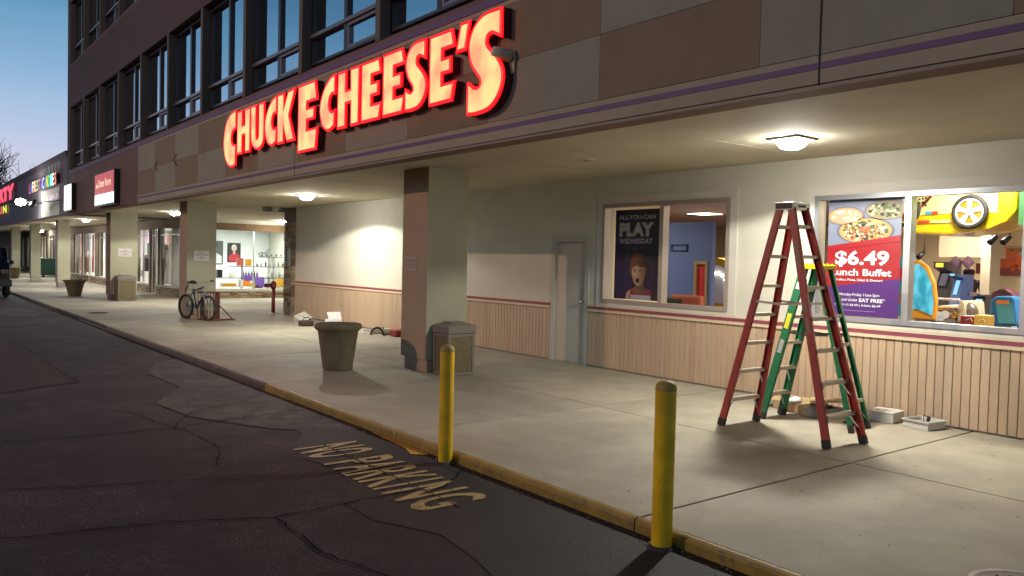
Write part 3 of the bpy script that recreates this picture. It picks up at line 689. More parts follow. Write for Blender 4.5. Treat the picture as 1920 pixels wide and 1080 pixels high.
for k, (y, e) in enumerate(((36, 60), (39.5, 55), (46, 50), (50, 40), (56, 40), (62, 40))):
    fitting(10.0, y, 2.74, .25, 5, 'round ceiling light in the shopfront row, number %d from the recess' % (k+1) if False else ['round ceiling light in the first lit shop past the recess', 'round ceiling light behind the third column in the shops', 'ceiling light in the striped shop, near end', 'ceiling light in the striped shop, far end', 'ceiling light in the dim far shop', 'ceiling light in the last shop'][k], 'shop ceiling lights', lamp=e, col=(1, .97, .9))
# window dressings
def shopthing(nm, m, y0, y1, z0, z1, x, label, cat, d=.03, group=None):
    return box(nm, m, None, x, x+d, y0, y1, z0, z1, label=label, cat=cat, group=group, org=(x, y0, z0))
orange = mat('drape_orange', (.55, .13, .06), .8); green = mat('leaf_green', (.06, .22, .07), .7)
for k in range(7):
    y0 = 47.7+k*.95
    shopthing('window_drape', orange if k % 2 == 0 else mat('drape_white', (.7, .68, .62), .8), y0, y0+.42, .5, 2.5, XS+.3, '%s %s drape from the near end of the striped shop window' % (['first', 'first', 'second', 'second', 'third', 'third', 'fourth'][k], 'orange' if k % 2 == 0 else 'white'), 'drape', group='drapes in the striped shop window')
shopthing('window_drape', orange, 46.1, 46.5, .9, 2.5, XS+.3, 'single orange drape beside the mauve column', 'drape')
tp = thing('neon_sign', (XS+.2, 35.6, 2.2), 'small pink and white lit sign hanging in the shop window', 'sign')
box('box', emit('pink_lit', (1, .45, 1), 3.2), tp, XS+.2, XS+.24, 35.25, 35.95, 2.02, 2.42); text('lettering', 'OPEN', (XS+.195, 35.9, 2.1), *STR, emit('red_lit', (1, .05, .08), 3), tp, .55, .22, .02)
tp = thing('neon_sign', (XS+.2, 42.5, 1.8), 'small red lit sign in the window right of the mauve column', 'sign')
box('box', black, tp, XS+.2, XS+.23, 41.15, 41.75, 1.42, 1.95); text('lettering', 'OPEN', (XS+.195, 41.7, 1.5), *STR, emit('red_lit', (1, .05, .08), 3), tp, .5, .38, .03)
for k, (u, v0, v1, w_, m, lb) in enumerate(((319, 455, 525, .55, mat('mannequin_white', (.65, .7, .7), .6), 'pale dress form standing in the shop window beside the bicycle column'), (311, 478, 522, .4, mat('dress_dark', (.08, .09, .1), .7), 'dark dress form in the shop window'))):
    a = at(u, v1, 0, XS+.55); g = MB(); g.lathe([(.22, 0), (.20, .4), (.12, .75), (.17, 1.0), (.15, 1.2), (.05, 1.3), (.05, 1.36), (.08, 1.45), (.06, 1.58), (.001, 1.6)], (a.x, a.y, .38), 14)
    g.build('dress_form', m, None, org=(a.x, a.y, .38), label=lb, cat='dress form', group='dress forms in the shop window')
def shop_item(u0, v0, u1, v1, m, x, nm, label, cat):
    a = at(u0, v1, 0, x); b = at(u1, v0, 0, x); return box(nm, m, None, x, x+.06, b.y, a.y, a.z, b.z, label=label, cat=cat, org=(x, b.y, a.z))
shop_item(268, 478, 280, 508, mat('dark_poster', (.05, .05, .045), .5), XS+.5, 'notice_board', 'dark display board low in the pink shop window', 'panel')
shop_item(281, 478, 288, 525, orange, XS+.6, 'banner', 'orange brown banner in the pink shop window', 'banner')
shop_item(276, 455, 292, 478, green, XS+1.4, 'hanging_foliage_panel', 'green display deep inside the pink shop', 'display')
shop_item(254, 450, 258, 480, mat('teal', (.03, .45, .42), .5), XS+.4, 'poster', 'teal poster at the edge of the third column', 'poster')
shop_item(159, 438, 166, 470, MATS['teal'], XS+.4, 'surfboard_panel', 'tall teal panel in the window right of the mauve column', 'panel')
shop_item(160, 478, 170, 510, MATS['drape_white'], XS+.5, 'cabinet', 'low white cabinet in the window right of the mauve column', 'cabinet')

shopthing('pink_panel', mat('pink_wall', (.55, .30, .27), .7), 34.95, 39.5, .4, 2.5, XS+1.6, 'pink painted panel inside the shop beyond the second column', 'panel')
for k in range(6): shopthing('dress', mat('dress_c%d' % k, ((.05, .3, .3), (.5, .08, .03), (.06, .06, .07), (.35, .3, .25), (.4, .12, .2), (.1, .25, .08))[k], .8), 35.2+k*.7, 35.2+k*.7+.4, .9+.15*(k % 3), 1.9, XS+1.2, '%s hanging garment in the pink shop window' % ('teal', 'orange red', 'black', 'beige', 'pink', 'green')[k], 'garment', group='garments hanging in the pink shop')
for k, (c, y, z0, z1) in enumerate((((.6, .5, .03), 38.2, 1.9, 2.3), ((.03, .4, .4), 38.3, 1.2, 1.8), ((.6, .2, .03), 38.2, .7, 1.1))): shopthing('display_card', mat('card_%d' % k, c, .6), y, y+.7, z0, z1, XS+.35, '%s display card in the window beside the third column' % ('yellow', 'teal', 'orange')[k], 'card', group='display cards beside the third column')
for k in range(9): shopthing('shelf_goods', mat('goods_%d' % k, random.choice(((.5, .1, .05), (.05, .2, .4), (.4, .35, .1), (.5, .5, .5), (.1, .3, .12), (.3, .1, .3))), .6), 40.2+k*.45, 40.5+k*.45, .5, .8+.2*(k % 4), XS+1.0, '%s stack of goods low in the window right of the mauve column' % ('first', 'second', 'third', 'fourth', 'fifth', 'sixth', 'seventh', 'eighth', 'ninth')[k], 'goods', group='goods right of the mauve column')
# far single storey wing
wing = thing('shop_wing', (XF, YE, 0), 'low single storey shopping wing continuing past the office block', 'building')
wingm = mat('wing_fascia', (.20, .165, .185), .85, noise=.15, nscale=1.5)
box('fascia', wingm, wing, XF, XF+.3, YE+.31, 75, 2.95, 4.95); box('roof', mat('roof_edge', (.10, .07, .08), .8), wing, XF-.06, 20, YE+.31, 75, 5.12, 5.2)
g = MB(); g.prism([(0, 4.95), (.5, 4.95), (.5, 5.12), (-.05, 5.12)], (XF, 75, 0), (1, 0, 0), (0, 0, 1), (0, YE+.31-75, 0)); g.build('parapet', MATS['roof_edge'], wing)
box('soffit', soffitm, wing, XF+.301, XS+.3, YE+2.01, 75, 2.96, 3.05); box('end_wall', wingm, wing, XF, 20, 75, 75.3, 0, 5.1)
g = MB()
for k in range(4):
    y = 36.9-k*.75; g.flat([(0, 0), (.6, 0), (.3, -.42)], (XF-.004, y, 4.98), (0, -1, 0), (0, 0, 1))
g.build('pennant_print', mat('pennants', (.45, .45, .38), .8), wing)
# lit panel below colourful letters
tp = thing('banner', (XF, 36, 3), 'cream wall banner with a pink strip under the colourful letters', 'sign')
box('panel', mat('banner_cream', (.75, .68, .5), .7), tp, XF-.02, XF-.002, 34.1, 38.4, 2.97, 4.02); box('pink_strip', mat('banner_pink', (.62, .10, .33), .6), tp, XF-.026, XF-.021, 34.1, 36.6, 3.55, 3.85)
text('lettering', 'SALE', (XF-.027, 36.3, 3.6), *STR, white, tp, 1.9, .2, .02)
# colourful channel letters
kit = thing('channel_letters', (XF, 37, 4.1), 'row of multicoloured lit letters on the far wing', 'sign')
cols = [(.7, .03, .1), (.12, .15, .9), (1, .9, .8), (1, .5, .2), (.9, .25, .05), (.1, .6, .35), (.9, .1, .15), (.3, .2, .9), (.75, .9, 1.2), (.2, .3, .9), (.9, .85, .02), (.05, .75, .4), (.2, .8, .6), (1.1, .85, .95), (.9, .2, .08)]
a0, a1 = 41.2, 33.9; stp = (a0-a1)/15
for k, ch in enumerate('LAFIESTACANDIES'):
    text('letter', ch, (XF-.14, a0-k*stp, 4.08), *STR, emit('kit_%d' % k, cols[k], 1.5), kit, stp*.8, .46, .02, .0)
    box('return', black, kit, XF-.13, XF-.001, a0-k*stp-stp*.7, a0-k*stp-stp*.1, 4.12, 4.5)
# white box sign, red/white insurance box sign
t = thing('box_sign', (XF, 31.4, 3), 'plain white glowing box sign beside the red and white one', 'sign', 'lit box signs on the fascia')
box('cabinet', black, t, XF-.15, XF-.001, 30.75, 32.2, 3.0, 3.93, .01); box('face', emit('lit_white', (1.1, 1.1, 1.0), 1.35), t, XF-.158, XF-.151, 30.8, 32.15, 3.04, 3.90)
t = thing('box_sign', (XF, 25.5, 3), 'box sign with red upper half with cream lettering and white lower half', 'sign', 'lit box signs on the fascia')
box('cabinet', black, t, XF-.15, XF-.001, 24.25, 26.92, 2.95, 3.92, .01)
box('red_face', emit('sf_red', (.55, .055, .045), .8, (.2, .02, .02)), t, XF-.158, XF-.151, 24.32, 26.85, 3.30, 3.89); box('white_face', MATS['lit_white'], t, XF-.158, XF-.151, 24.32, 26.85, 3.0, 3.295)
text('lettering', 'State Farm', (XF-.161, 26.3, 3.50), *STR, emit('sf_cream', (1, .72, .5), .95), t, 1.65, .22, .02)
g = MB()
for cx_, cz_ in ((26.52, 3.58), (26.42, 3.53), (26.62, 3.53)): g.flat([(.055*cos(q*pi/6), .055*sin(q*pi/6)) for q in range(12)], (XF-.161, cx_, cz_), (0, -1, 0), (0, 0, 1))
g.build('emblem', MATS['sf_cream'], t)
# far red sign
t = thing('channel_letters', (XF, 50, 4), 'large glowing red letters with yellow and red ones below, far left', 'sign')
box('tray', mat('red_tray', (.2, .01, .02), .6), t, XF-.1, XF-.001, 46.7, 58, 4.1, 5.0)
text('lettering', 'PARTY', (XF-.11, 57.8, 4.18), *STR, emit('far_red', (2.4, .03, .12), 1.0), t, 11, .74, .06)
for k in range(3): text('lettering', 'FUN'[k], (XF-.11, 56-k*2.2, 3.55), *STR, emit('far_%d' % (k % 2), ((.75, .75, .02), (.8, .06, .03))[k % 2], 1.2), t, 1.7, .42, .05)

# ================================================================== MAIN SIGN
def cr(pts):
    "outline with corner flags: smooth (Catmull-Rom) between corners"
    n_ = len(pts); out = []
    for k in range(n_):
        p1 = pts[k]; p2 = pts[(k+1) % n_]; c1 = len(p1) > 2; c2 = len(p2) > 2
        p0 = p1 if c1 else pts[k-1]; p3 = p2 if c2 else pts[(k+2) % n_]
        out.append((p1[0], p1[1]))
        if c1 and c2: continue
        for q in (.25, .5, .75):
            out.append(tuple(.5*((2*p1[i])+(-p0[i]+p2[i])*q+(2*p0[i]-5*p1[i]+4*p2[i]-p3[i])*q*q+(-p0[i]+3*p1[i]-3*p2[i]+p3[i])*q**3) for i in (0, 1)))
    return out
c_ = 1
GL = {
 'C1': [(1, 1, c_), (.6, .97), (.25, .85), (.05, .65), (0, .45), (.08, .25), (.3, .08), (.62, 0), (.97, .02, c_), (1, .37, c_), (.83, .385), (.68, .43), (.62, .52), (.68, .62), (.85, .675), (1, .685, c_)],
 'C': [(1, 1, c_), (.72, .97), (.36, .84), (.1, .65), (0, .45), (.06, .25), (.25, .08), (.58, 0), (.97, .06, c_), (1, .35, c_), (.85, .32), (.68, .36), (.58, .48), (.66, .62), (.84, .67), (1, .65, c_)],
 'H': [(0, 0, c_), (.02, 1, c_), (.38, 1, c_), (.38, .64, c_), (.62, .64, c_), (.60, 1, c_), (1, 1, c_), (.98, 0, c_), (.63, 0, c_), (.63, .42, c_), (.38, .42, c_), (.38, 0, c_)],
 'U': [(0, 1, c_), (.38, 1, c_), (.40, .32), (.52, .24), (.62, .32), (.62, 1, c_), (1, 1, c_), (1, .3), (.88, .08), (.55, 0), (.2, .08), (.03, .3)],
 'K': [(0, 0, c_), (0, 1, c_), (.36, 1, c_), (.36, .66, c_), (.62, 1, c_), (1, 1.02, c_), (.66, .52, c_), (.98, 0, c_), (.56, 0, c_), (.36, .36, c_), (.34, 0, c_)],
 'E': [(0, 0, c_), (0, 1, c_), (.88, 1, c_), (.98, .77, c_), (.5, .77, c_), (.5, .62, c_), (.84, .62, c_), (.84, .42, c_), (.5, .42, c_), (.5, .25, c_), (1, .25, c_), (.9, 0, c_)],
 'EB': [(0, 0, c_), (0, 1, c_), (.88, 1, c_), (.98, .73, c_), (.45, .73, c_), (.45, .62, c_), (.85, .62, c_), (.82, .46, c_), (.45, .46, c_), (.45, .30, c_), (1, .30, c_), (.93, 0, c_)],
 'S': [(.93, 1, c_), (.47, 1.0), (.19, .92), (.04, .79), (.03, .64), (.14, .49), (.37, .34), (.36, .27), (.22, .26), (.08, .31), (0, .33, c_), (0, .0, c_), (.3, -.01), (.65, .02), (.88, .12), (1, .27), (.97, .41), (.8, .54), (.6, .64), (.53, .70), (.56, .765), (.68, .785), (.80, .757), (.93, .72, c_)],
 "'": [(.35, 1, c_), (1, 1, c_), (.72, 0, c_), (.02, 0, c_)],
}
LET = [('C1',14.84,14.22,3.19,4.15),('H',14.14,13.51,3.38,4.11),('U',13.47,12.88,3.38,4.11),('C',12.83,12.35,3.38,4.13),('K',12.30,11.63,3.38,4.13),('EB',11.49,10.83,3.17,4.14),
 ('C',10.73,10.26,3.38,4.12),('H',10.17,9.54,3.37,4.11),('E',9.47,8.95,3.37,4.11),('E',8.90,8.38,3.37,4.12),('S',8.36,7.89,3.37,4.13),('E',7.82,7.32,3.36,4.12),("'",7.29,7.05,3.86,4.14),('S',7.06,6.45,3.16,4.15)]
# red plastic face, overexposed to cream where the tubes shine through
def sign_face():
    m = bpy.data.materials.new('sign_face_lit'); m.use_nodes = True; N = m.node_tree.nodes; L = m.node_tree.links; b = N['Principled BSDF']
    g_ = N.new('ShaderNodeNewGeometry'); t = N.new('ShaderNodeTexNoise'); t.inputs['Scale'].default_value = 2.6; t.inputs['Detail'].default_value = 1; L.new(g_.outputs['Position'], t.inputs['Vector'])
    r = N.new('ShaderNodeValToRGB'); L.new(t.outputs[0], r.inputs[0]); r.color_ramp.elements[0].position = .35; r.color_ramp.elements[0].color = (5.0, .42, .20, 1); r.color_ramp.elements[1].position = .58; r.color_ramp.elements[1].color = (5.5, .78, .30, 1)
    b.inputs['Base Color'].default_value = (.4, .05, .03, 1); L.new(r.outputs[0], b.inputs['Emission Color']); b.inputs['Emission Strength'].default_value = 1.0; return m
face_m = sign_face(); rim_m = emit('sign_rim_lit', (2.6, .006, .014), 1.0, (.3, .01, .01)); ret_m = mat('sign_return', (.06, .006, .006), .5)
sign = thing('channel_letter_sign', (XF, 10.6, 3.6), 'big glowing cream and red letters spelling the restaurant name across the fascia', 'sign')
def offset(poly, d):
    n_ = len(poly); A = sum(poly[k][0]*poly[(k+1) % n_][1]-poly[(k+1) % n_][0]*poly[k][1] for k in range(n_)); s_ = 1 if A > 0 else -1; out = []
    for k in range(n_):
        a, b, c = Vector(poly[k-1]), Vector(poly[k]), Vector(poly[(k+1) % n_]); e1 = (b-a).normalized(); e2 = (c-b).normalized()
        n1 = Vector((e1.y, -e1.x))*s_; n2 = Vector((e2.y, -e2.x))*s_; m_ = (n1+n2)
        if m_.length < .3: m_ = n1.copy()
        m_.normalize(); q = d/max(.5, m_.dot(n1)); out.append(tuple(b+m_*q))
    return out
XFACE = XF-.13; KF = XFACE/4.85
for (g_, ya, yb, z0, z1) in LET:
    ya, yb, z0, z1 = ya*KF, yb*KF, 1.62+(z0-1.62)*KF, 1.62+(z1-1.62)*KF
    pl = [(p[0]*(ya-yb), p[1]*(z1-z0)) for p in cr(GL[g_])]; inner = offset(pl, -.021)
    O = Vector((XFACE, ya, z0)); X = Vector((0, -1, 0)); Z = Vector((0, 0, 1))
    g = MB(); g.flat(inner, O-Vector((.004, 0, 0)), X, Z); lf = g.build('letter', face_m, sign)
    out = offset(pl, .012); g = MB(); i = g.add([O+X*p[0]+Z*p[1] for p in out]); j = g.add([O-Vector((.005, 0, 0))+X*p[0]+Z*p[1] for p in inner]); q = len(out)
    A = sum(out[k][0]*out[(k+1) % q][1]-out[(k+1) % q][0]*out[k][1] for k in range(q))
    for k in range(q):
        f = (i+k, i+(k+1) % q, j+(k+1) % q, j+k); g.face(f if A > 0 else f[::-1])
    g.build('rim', rim_m, lf)
    g = MB(); g.prism(out, O+Vector((.0005, 0, 0)), X, Z, Vector((.022, 0, 0))); g.build('trim_cap', rim_m, lf)
    g = MB(); g.prism(out, O+Vector((.024, 0, 0)), X, Z, Vector((.104, 0, 0))); g.build('return', ret_m, lf)
# flood light at the sign's right end
t = thing('sign_floodlight', (XF, 6.62, 3.75), 'small cream floodlight bracket at the right end of the glowing sign', 'light')
box('bracket', mat('fixture_cream', (.5, .45, .33), .5), t, XF-.03, XF-.013, 6.55, 6.68, 3.55, 3.78)
g = MB(); g.tube((XF-.03, 6.62, 3.73), (XF-.22, 6.66, 3.76), .075, .05, 12); g.build('housing', MATS['fixture_cream'], t); g = MB(); g.tube((XF-.008, 6.60, 3.7), (XF-.04, 6.585, 3.7), .02); g.build('knob', black, t)

# ================================================================== SOFFIT LIGHTS
lens_m = emit('lens_lit', (1, .97, .88), 210)
def soffit_light(x, y, label, e=85, z=ZS, s_=1.0, group='square soffit lights under the canopy'):
    t = thing('soffit_light', (x, y, z), label, 'light', group)
    box('plate', mat('fixture_plate', (.32, .31, .29), .5, .3), t, x-.18*s_, x+.18*s_, y-.18*s_, y+.18*s_, z-.022, z, .004)
    r = .15*s_; g = MB()
    g.lathe([(r, -.023), (r, -.05), (r*.8, -.085), (r*.45, -.108), (.001, -.118)], (x, y, z), 20); g.build('lens', lens_m, t)
    ld = bpy.data.lights.new('bulb', 'SPOT'); ld.spot_size = radians(154); ld.spot_blend = .12; ld.shadow_soft_size = .05; ld.energy = e*5.2; ld.color = (1, .965, .84)
    lo = bpy.data.objects.new('bulb', ld); C.objects.link(lo); lo.parent = t; lo.location = (0, 0, -.135)
    return t
soffit_light(7.24, 4.72, 'nearest soffit light above the red ladder', 80)
soffit_light(7.06, 16.23, 'soffit light beyond the first column, lighting the blank wall', 80)
soffit_light(7.2, 26.65, 'soffit light just left of the second column head', 70)
soffit_light(11.6, 28.9, 'soffit light in the recess in front of the salon', 45)
soffit_light(6.6, 37.6, 'soffit light beyond the third column', 45, 2.96); soffit_light(6.6, 44.5, 'soffit light in the wing, middle of the far three', 45, 2.96); soffit_light(6.6, 53, 'soffit light farthest left under the wing canopy', 45, 2.96)
soffit_light(7.9, 60, 'small far soffit light low behind the pale column', 30, 2.9)
t = thing('ceiling_speaker', (7.0, 7.5, ZS), 'flat round speaker grille in the soffit, unlit', 'speaker')
MB().lathe([(.16, -.001), (.15, -.012), (.001, -.014)], (7.0, 7.5, ZS), 24).build('grille', soffitm, t); MB().lathe([(.05, -.0145), (.04, -.02), (.001, -.022)], (7.0, 7.5, ZS), 12).build('centre', mat('grille_dark', (.2, .18, .13), .6), t)
t = thing('dome_camera', (8.33, 21.2, ZS), 'small dome camera with side boxes on the soffit before the recess', 'camera')
box('left_box', mat('cam_box', (.12, .1, .08), .6), t, 8.0, 8.2, 21.1, 21.3, ZS-.12, ZS); box('right_box', MATS['cam_box'], t, 8.45, 8.62, 21.1, 21.3, ZS-.12, ZS); MB().lathe([(.1, 0), (.1, -.06), (.07, -.12), (.001, -.14)], (8.33, 21.2, ZS), 14).build('dome', mat('cam_dome', (.5, .48, .42), .3), t)
# flood lamps on the wing
t = thing('arm_floodlight', (XF, 39, 3.6), 'blazing white floodlight on an arm from the wing fascia', 'light')
g = MB(); g.tube((XF, 38.2, 3.55), (4.5, 38.9, 3.62), .025); g.build('arm', black, t)
g = MB(); g.lathe([(.001, -.16), (.17, -.1), (.2, 0), (.17, .1), (.001, .16)], (4.4, 39, 3.6), 14); g.build('lamp_head', emit('flood_lit', (1, 1, .97), 22), t)
ld = bpy.data.lights.new('flood', 'POINT'); ld.energy = 160; ld.shadow_soft_size = .2; ld.color = (1, 1, .95); lo = bpy.data.objects.new('flood', ld); C.objects.link(lo); lo.parent = t; lo.location = (4.1-XF, -.2, .0)
t = thing('gooseneck_lamp', (XF, 34.5, 3.4), 'dark gooseneck lamp arm reaching over the cream banner', 'light')
g = MB(); g.path([(XF, 34.0, 3.5), (4.85, 34.3, 3.44), (4.6, 36.6, 3.5)], .02); g.build('arm', black, t); g = MB(); g.tube((4.6, 36.4, 3.56), (4.62, 37.3, 3.42), .05, .13, 10); g.build('shade', black, t)
# parking lot lamp across the street (its beam ends on the wall below the fascia)
LP = Vector((-20.0, 18.9, 10.75))
t = thing('street_lamp', (LP.x-1.5, LP.y, ZR), 'tall parking lot lamp pole out on the asphalt', 'street lamp')
MB().tube((LP.x-1.5, LP.y, ZR), (LP.x-1.5, LP.y, LP.z+.1), .11, .07, 12).build('pole', mat('pole_bronze', (.06, .05, .04), .5, .4), t)
MB().tube((LP.x-1.5, LP.y, LP.z+.05), (LP.x-.3, LP.y, LP.z+.1), .04).build('arm', MATS['pole_bronze'], t); box('head', MATS['pole_bronze'], t, LP.x-.35, LP.x+.35, LP.y-.22, LP.y+.22, LP.z+.06, LP.z+.22, .02)
box('lens', emit('lot_lamp', (1, .62, .40), 20), t, LP.x-.28, LP.x+.28, LP.y-.17, LP.y+.17, LP.z+.04, LP.z+.059)
ld = bpy.data.lights.new('bulb', 'AREA'); ld.shape = 'DISK'; ld.size = .7; ld.energy = 3800; ld.color = (1, .63, .43)
lo = bpy.data.objects.new('bulb', ld); C.objects.link(lo); lo.parent = t; lo.location = LP-Vector((LP.x-1.5, LP.y, ZR))-Vector((0, 0, .02)); lo.rotation_euler = Vector((.42, -.12, -1)).to_track_quat('-Z', 'Y').to_euler()

# ================================================================== BOLLARDS, PLANTERS, BINS
def bollard(x, y, h, r, label, lean=0):
    t = thing('bollard', (x, y, ZR), label, 'bollard', 'yellow steel bollards at the kerb')
    MB().lathe([(r, 0), (r, h-.045)], (x, y, ZR), 32).build('post', bollard_yellow, t)
    MB().lathe([(r*1.03, h-.047), (r*1.03, h-.035), (r*.93, h-.012), (r*.6, h+.006), (.001, h+.012)], (x, y, ZR), 32).build('cap', worn_paint('bollard_cap', (.46, .32, .05), (.3, .24, .12), .55, 20), t)
    MB().lathe([(r+.035, .001), (r+.02, .018), (r+.001, .022)], (x, y, ZR), 20).build('footing', mat('footing', (.05, .045, .04), .9), t)
    t.rotation_euler = (0, lean, 0)
bollard(3.69, 3.20, 1.005, .0635, 'nearer yellow bollard standing at the kerb, right one')
bollard(3.695, 5.59, .99, .060, 'yellow bollard by the painted words, in front of the first column')
def planter(x, y, rt, rb, h, label):
    t = thing('planter', (x, y, 0), label, 'planter', 'round concrete planters on the pavement')
    pr = [(rb*.96, 0), (rb, .01), (rb+(rt*.86-rb)*.5, h*.45), (rt*.86, h*.84), (rt*.93, h*.87), (rt*.97, h*.885), (rt, h*.91), (rt, h*.97), (rt*.97, h), (rt*.90, h), (rt*.87, h*.96), (rt*.85, h*.86)]
    MB().lathe(pr, (x, y, 0), 48).build('pot', planterm, t)
    g = MB(); g.lathe([(rt*.86, h*.88), (.001, h*.90)], (x, y, 0), 32); g.build('soil', soilm, t)
planter(5.13, 10.62, .335, .21, .665, 'big round planter, nearest one, in front of the blank wall')
planter(5.33, 32.4, .375, .2, .58, 'tapered planter before the mauve column, far down the pavement')
planter(5.62, 52.6, .36, .22, .62, 'farthest planter, beside the dark car')
def litter_bin(x0, x1, y0, y1, h, label):
    t = thing('litter_bin', ((x0+x1)/2, (y0+y1)/2, 0), label, 'bin', 'square concrete litter bins')
    box('base', binm, t, x0+.01, x1-.01, y0+.01, y1-.01, 0, .04, .004)
    g = MB(); e = .045
    for (a, b, c, d) in ((x0, x0+e, y0, y0+e), (x1-e, x1, y0, y0+e), (x0, x0+e, y1-e, y1), (x1-e, x1, y1-e, y1)): g.box(a, b, c, d, .041, h-.16)
    g.box(x0+e, x1-e, y0, y0+e, h-.2, h-.161); g.box(x0+e, x1-e, y1-e, y1, h-.2, h-.161); g.box(x0, x0+e, y0+e, y1-e, h-.2, h-.161); g.box(x1-e, x1, y0+e, y1-e, h-.2, h-.161)
    g.build('frame', binm, t, .004)
    for (a, b, c, d) in ((x0+e, x1-e, y0+.012, y0+.03), (x0+e, x1-e, y1-.03, y1-.012), (x0+.012, x0+.03, y0+e, y1-e), (x1-.03, x1-.012, y0+e, y1-e)): box('side_panel', aggm, t, a, b, c, d, .045, h-.2)
    g = MB(); i = g.add([(x0-.012, y0-.012, h-.155), (x1+.012, y0-.012, h-.155), (x1+.012, y1+.012, h-.155), (x0-.012, y1+.012, h-.155), (x0-.012, y0-.012, h-.05), (x1+.012, y0-.012, h-.05), (x1+.012, y1+.012, h-.05), (x0-.012, y1+.012, h-.05), (x0+.06, y0+.06, h-.02), (x1-.06, y0+.06, h-.02), (x1-.06, y1-.06, h-.02), (x0+.06, y1-.06, h-.02)])
    for q in ((0, 3, 2, 1), (0, 1, 5, 4), (1, 2, 6, 5), (2, 3, 7, 6), (3, 0, 4, 7), (4, 5, 9, 8), (5, 6, 10, 9), (6, 7, 11, 10), (7, 4, 8, 11)): g.face([i+k for k in q])
    lid = g.build('lid', binm, t, .008)
    g = MB(); a, b, c, d = x0+.12, x1-.12, y0+.12, y1-.12; g.box(a-.02, a, c-.02, d+.02, h-.021, h); g.box(b, b+.02, c-.02, d+.02, h-.021, h); g.box(a, b, c-.02, c, h-.021, h); g.box(a, b, d, d+.02, h-.021, h); g.build('opening_rim', binm, lid)
    g = MB(); g.face([g.add([(x0+.05, y0+.05, h-.024), (x1-.05, y0+.05, h-.024), (x1-.05, y1-.05, h-.024), (x0+.05, y1-.05, h-.024)])+k for k in range(4)]); g.build('opening', black, lid)
litter_bin(6.15, 6.60, 9.28, 9.68, .74, 'square litter bin against the nearest column')
litter_bin(6.0, 6.55, 28.75, 29.3, .86, 'square litter bin against the third column')
t = thing('wheeled_bin', (8.0, 58, 0), 'dark green wheeled bin by the far shopfront', 'bin')
g = MB(); i = g.add([(7.3, 55.2, .1), (8.2, 55.2, .1), (8.2, 57, .1), (7.3, 57, .1), (7.2, 55, 1.05), (8.3, 55, 1.05), (8.3, 57.1, 1.05), (7.2, 57.1, 1.05)])
for q in ((0, 3, 2, 1), (4, 5, 6, 7), (0, 1, 5, 4), (1, 2, 6, 5), (2, 3, 7, 6), (3, 0, 4, 7)): g.face([i+k for k in q])
g.build('body', mat('bin_green', (.012, .05, .035), .4), t); box('lid', MATS['bin_green'], t, 7.15, 8.35, 54.95, 57.15, 1.051, 1.15, .02)
for x in (7.4, 8.1): MB().tube((x-.05, 55.1, .1), (x+.05, 55.1, .1), .1, n=12).build('wheel', rubber, t)
# red standpipe
t = thing('fire_standpipe', (8.5, 21.9, 0), 'red fire department standpipe in front of the stone pier', 'standpipe')
x, y = 8.52, 21.75
MB().tube((x, y, .02), (x, y, .74), .05, n=14).build('pipe', redpaint, t); MB().lathe([(.11, 0), (.11, .02), (.07, .03)], (x, y, 0), 16).build('flange', alu_dull, t)
g = MB(); g.lathe([(.075, .70), (.085, .76), (.075, .86), (.04, .9), (.001, .91)], (x, y, 0), 14); g.build('head', redpaint, t)
for s_ in (-1, .45): 
    g = MB(); g.tube((x, y, .80), (x-.22 if s_ < 0 else x-.06, y-.1 if s_ < 0 else y-.2, .79), .045, n=10); g.tube((x-.22 if s_ < 0 else x-.06, y-.1 if s_ < 0 else y-.2, .79), (x-.27 if s_ < 0 else x-.07, y-.12 if s_ < 0 else y-.24, .79), .06, n=10); g.build('outlet', redpaint, t)

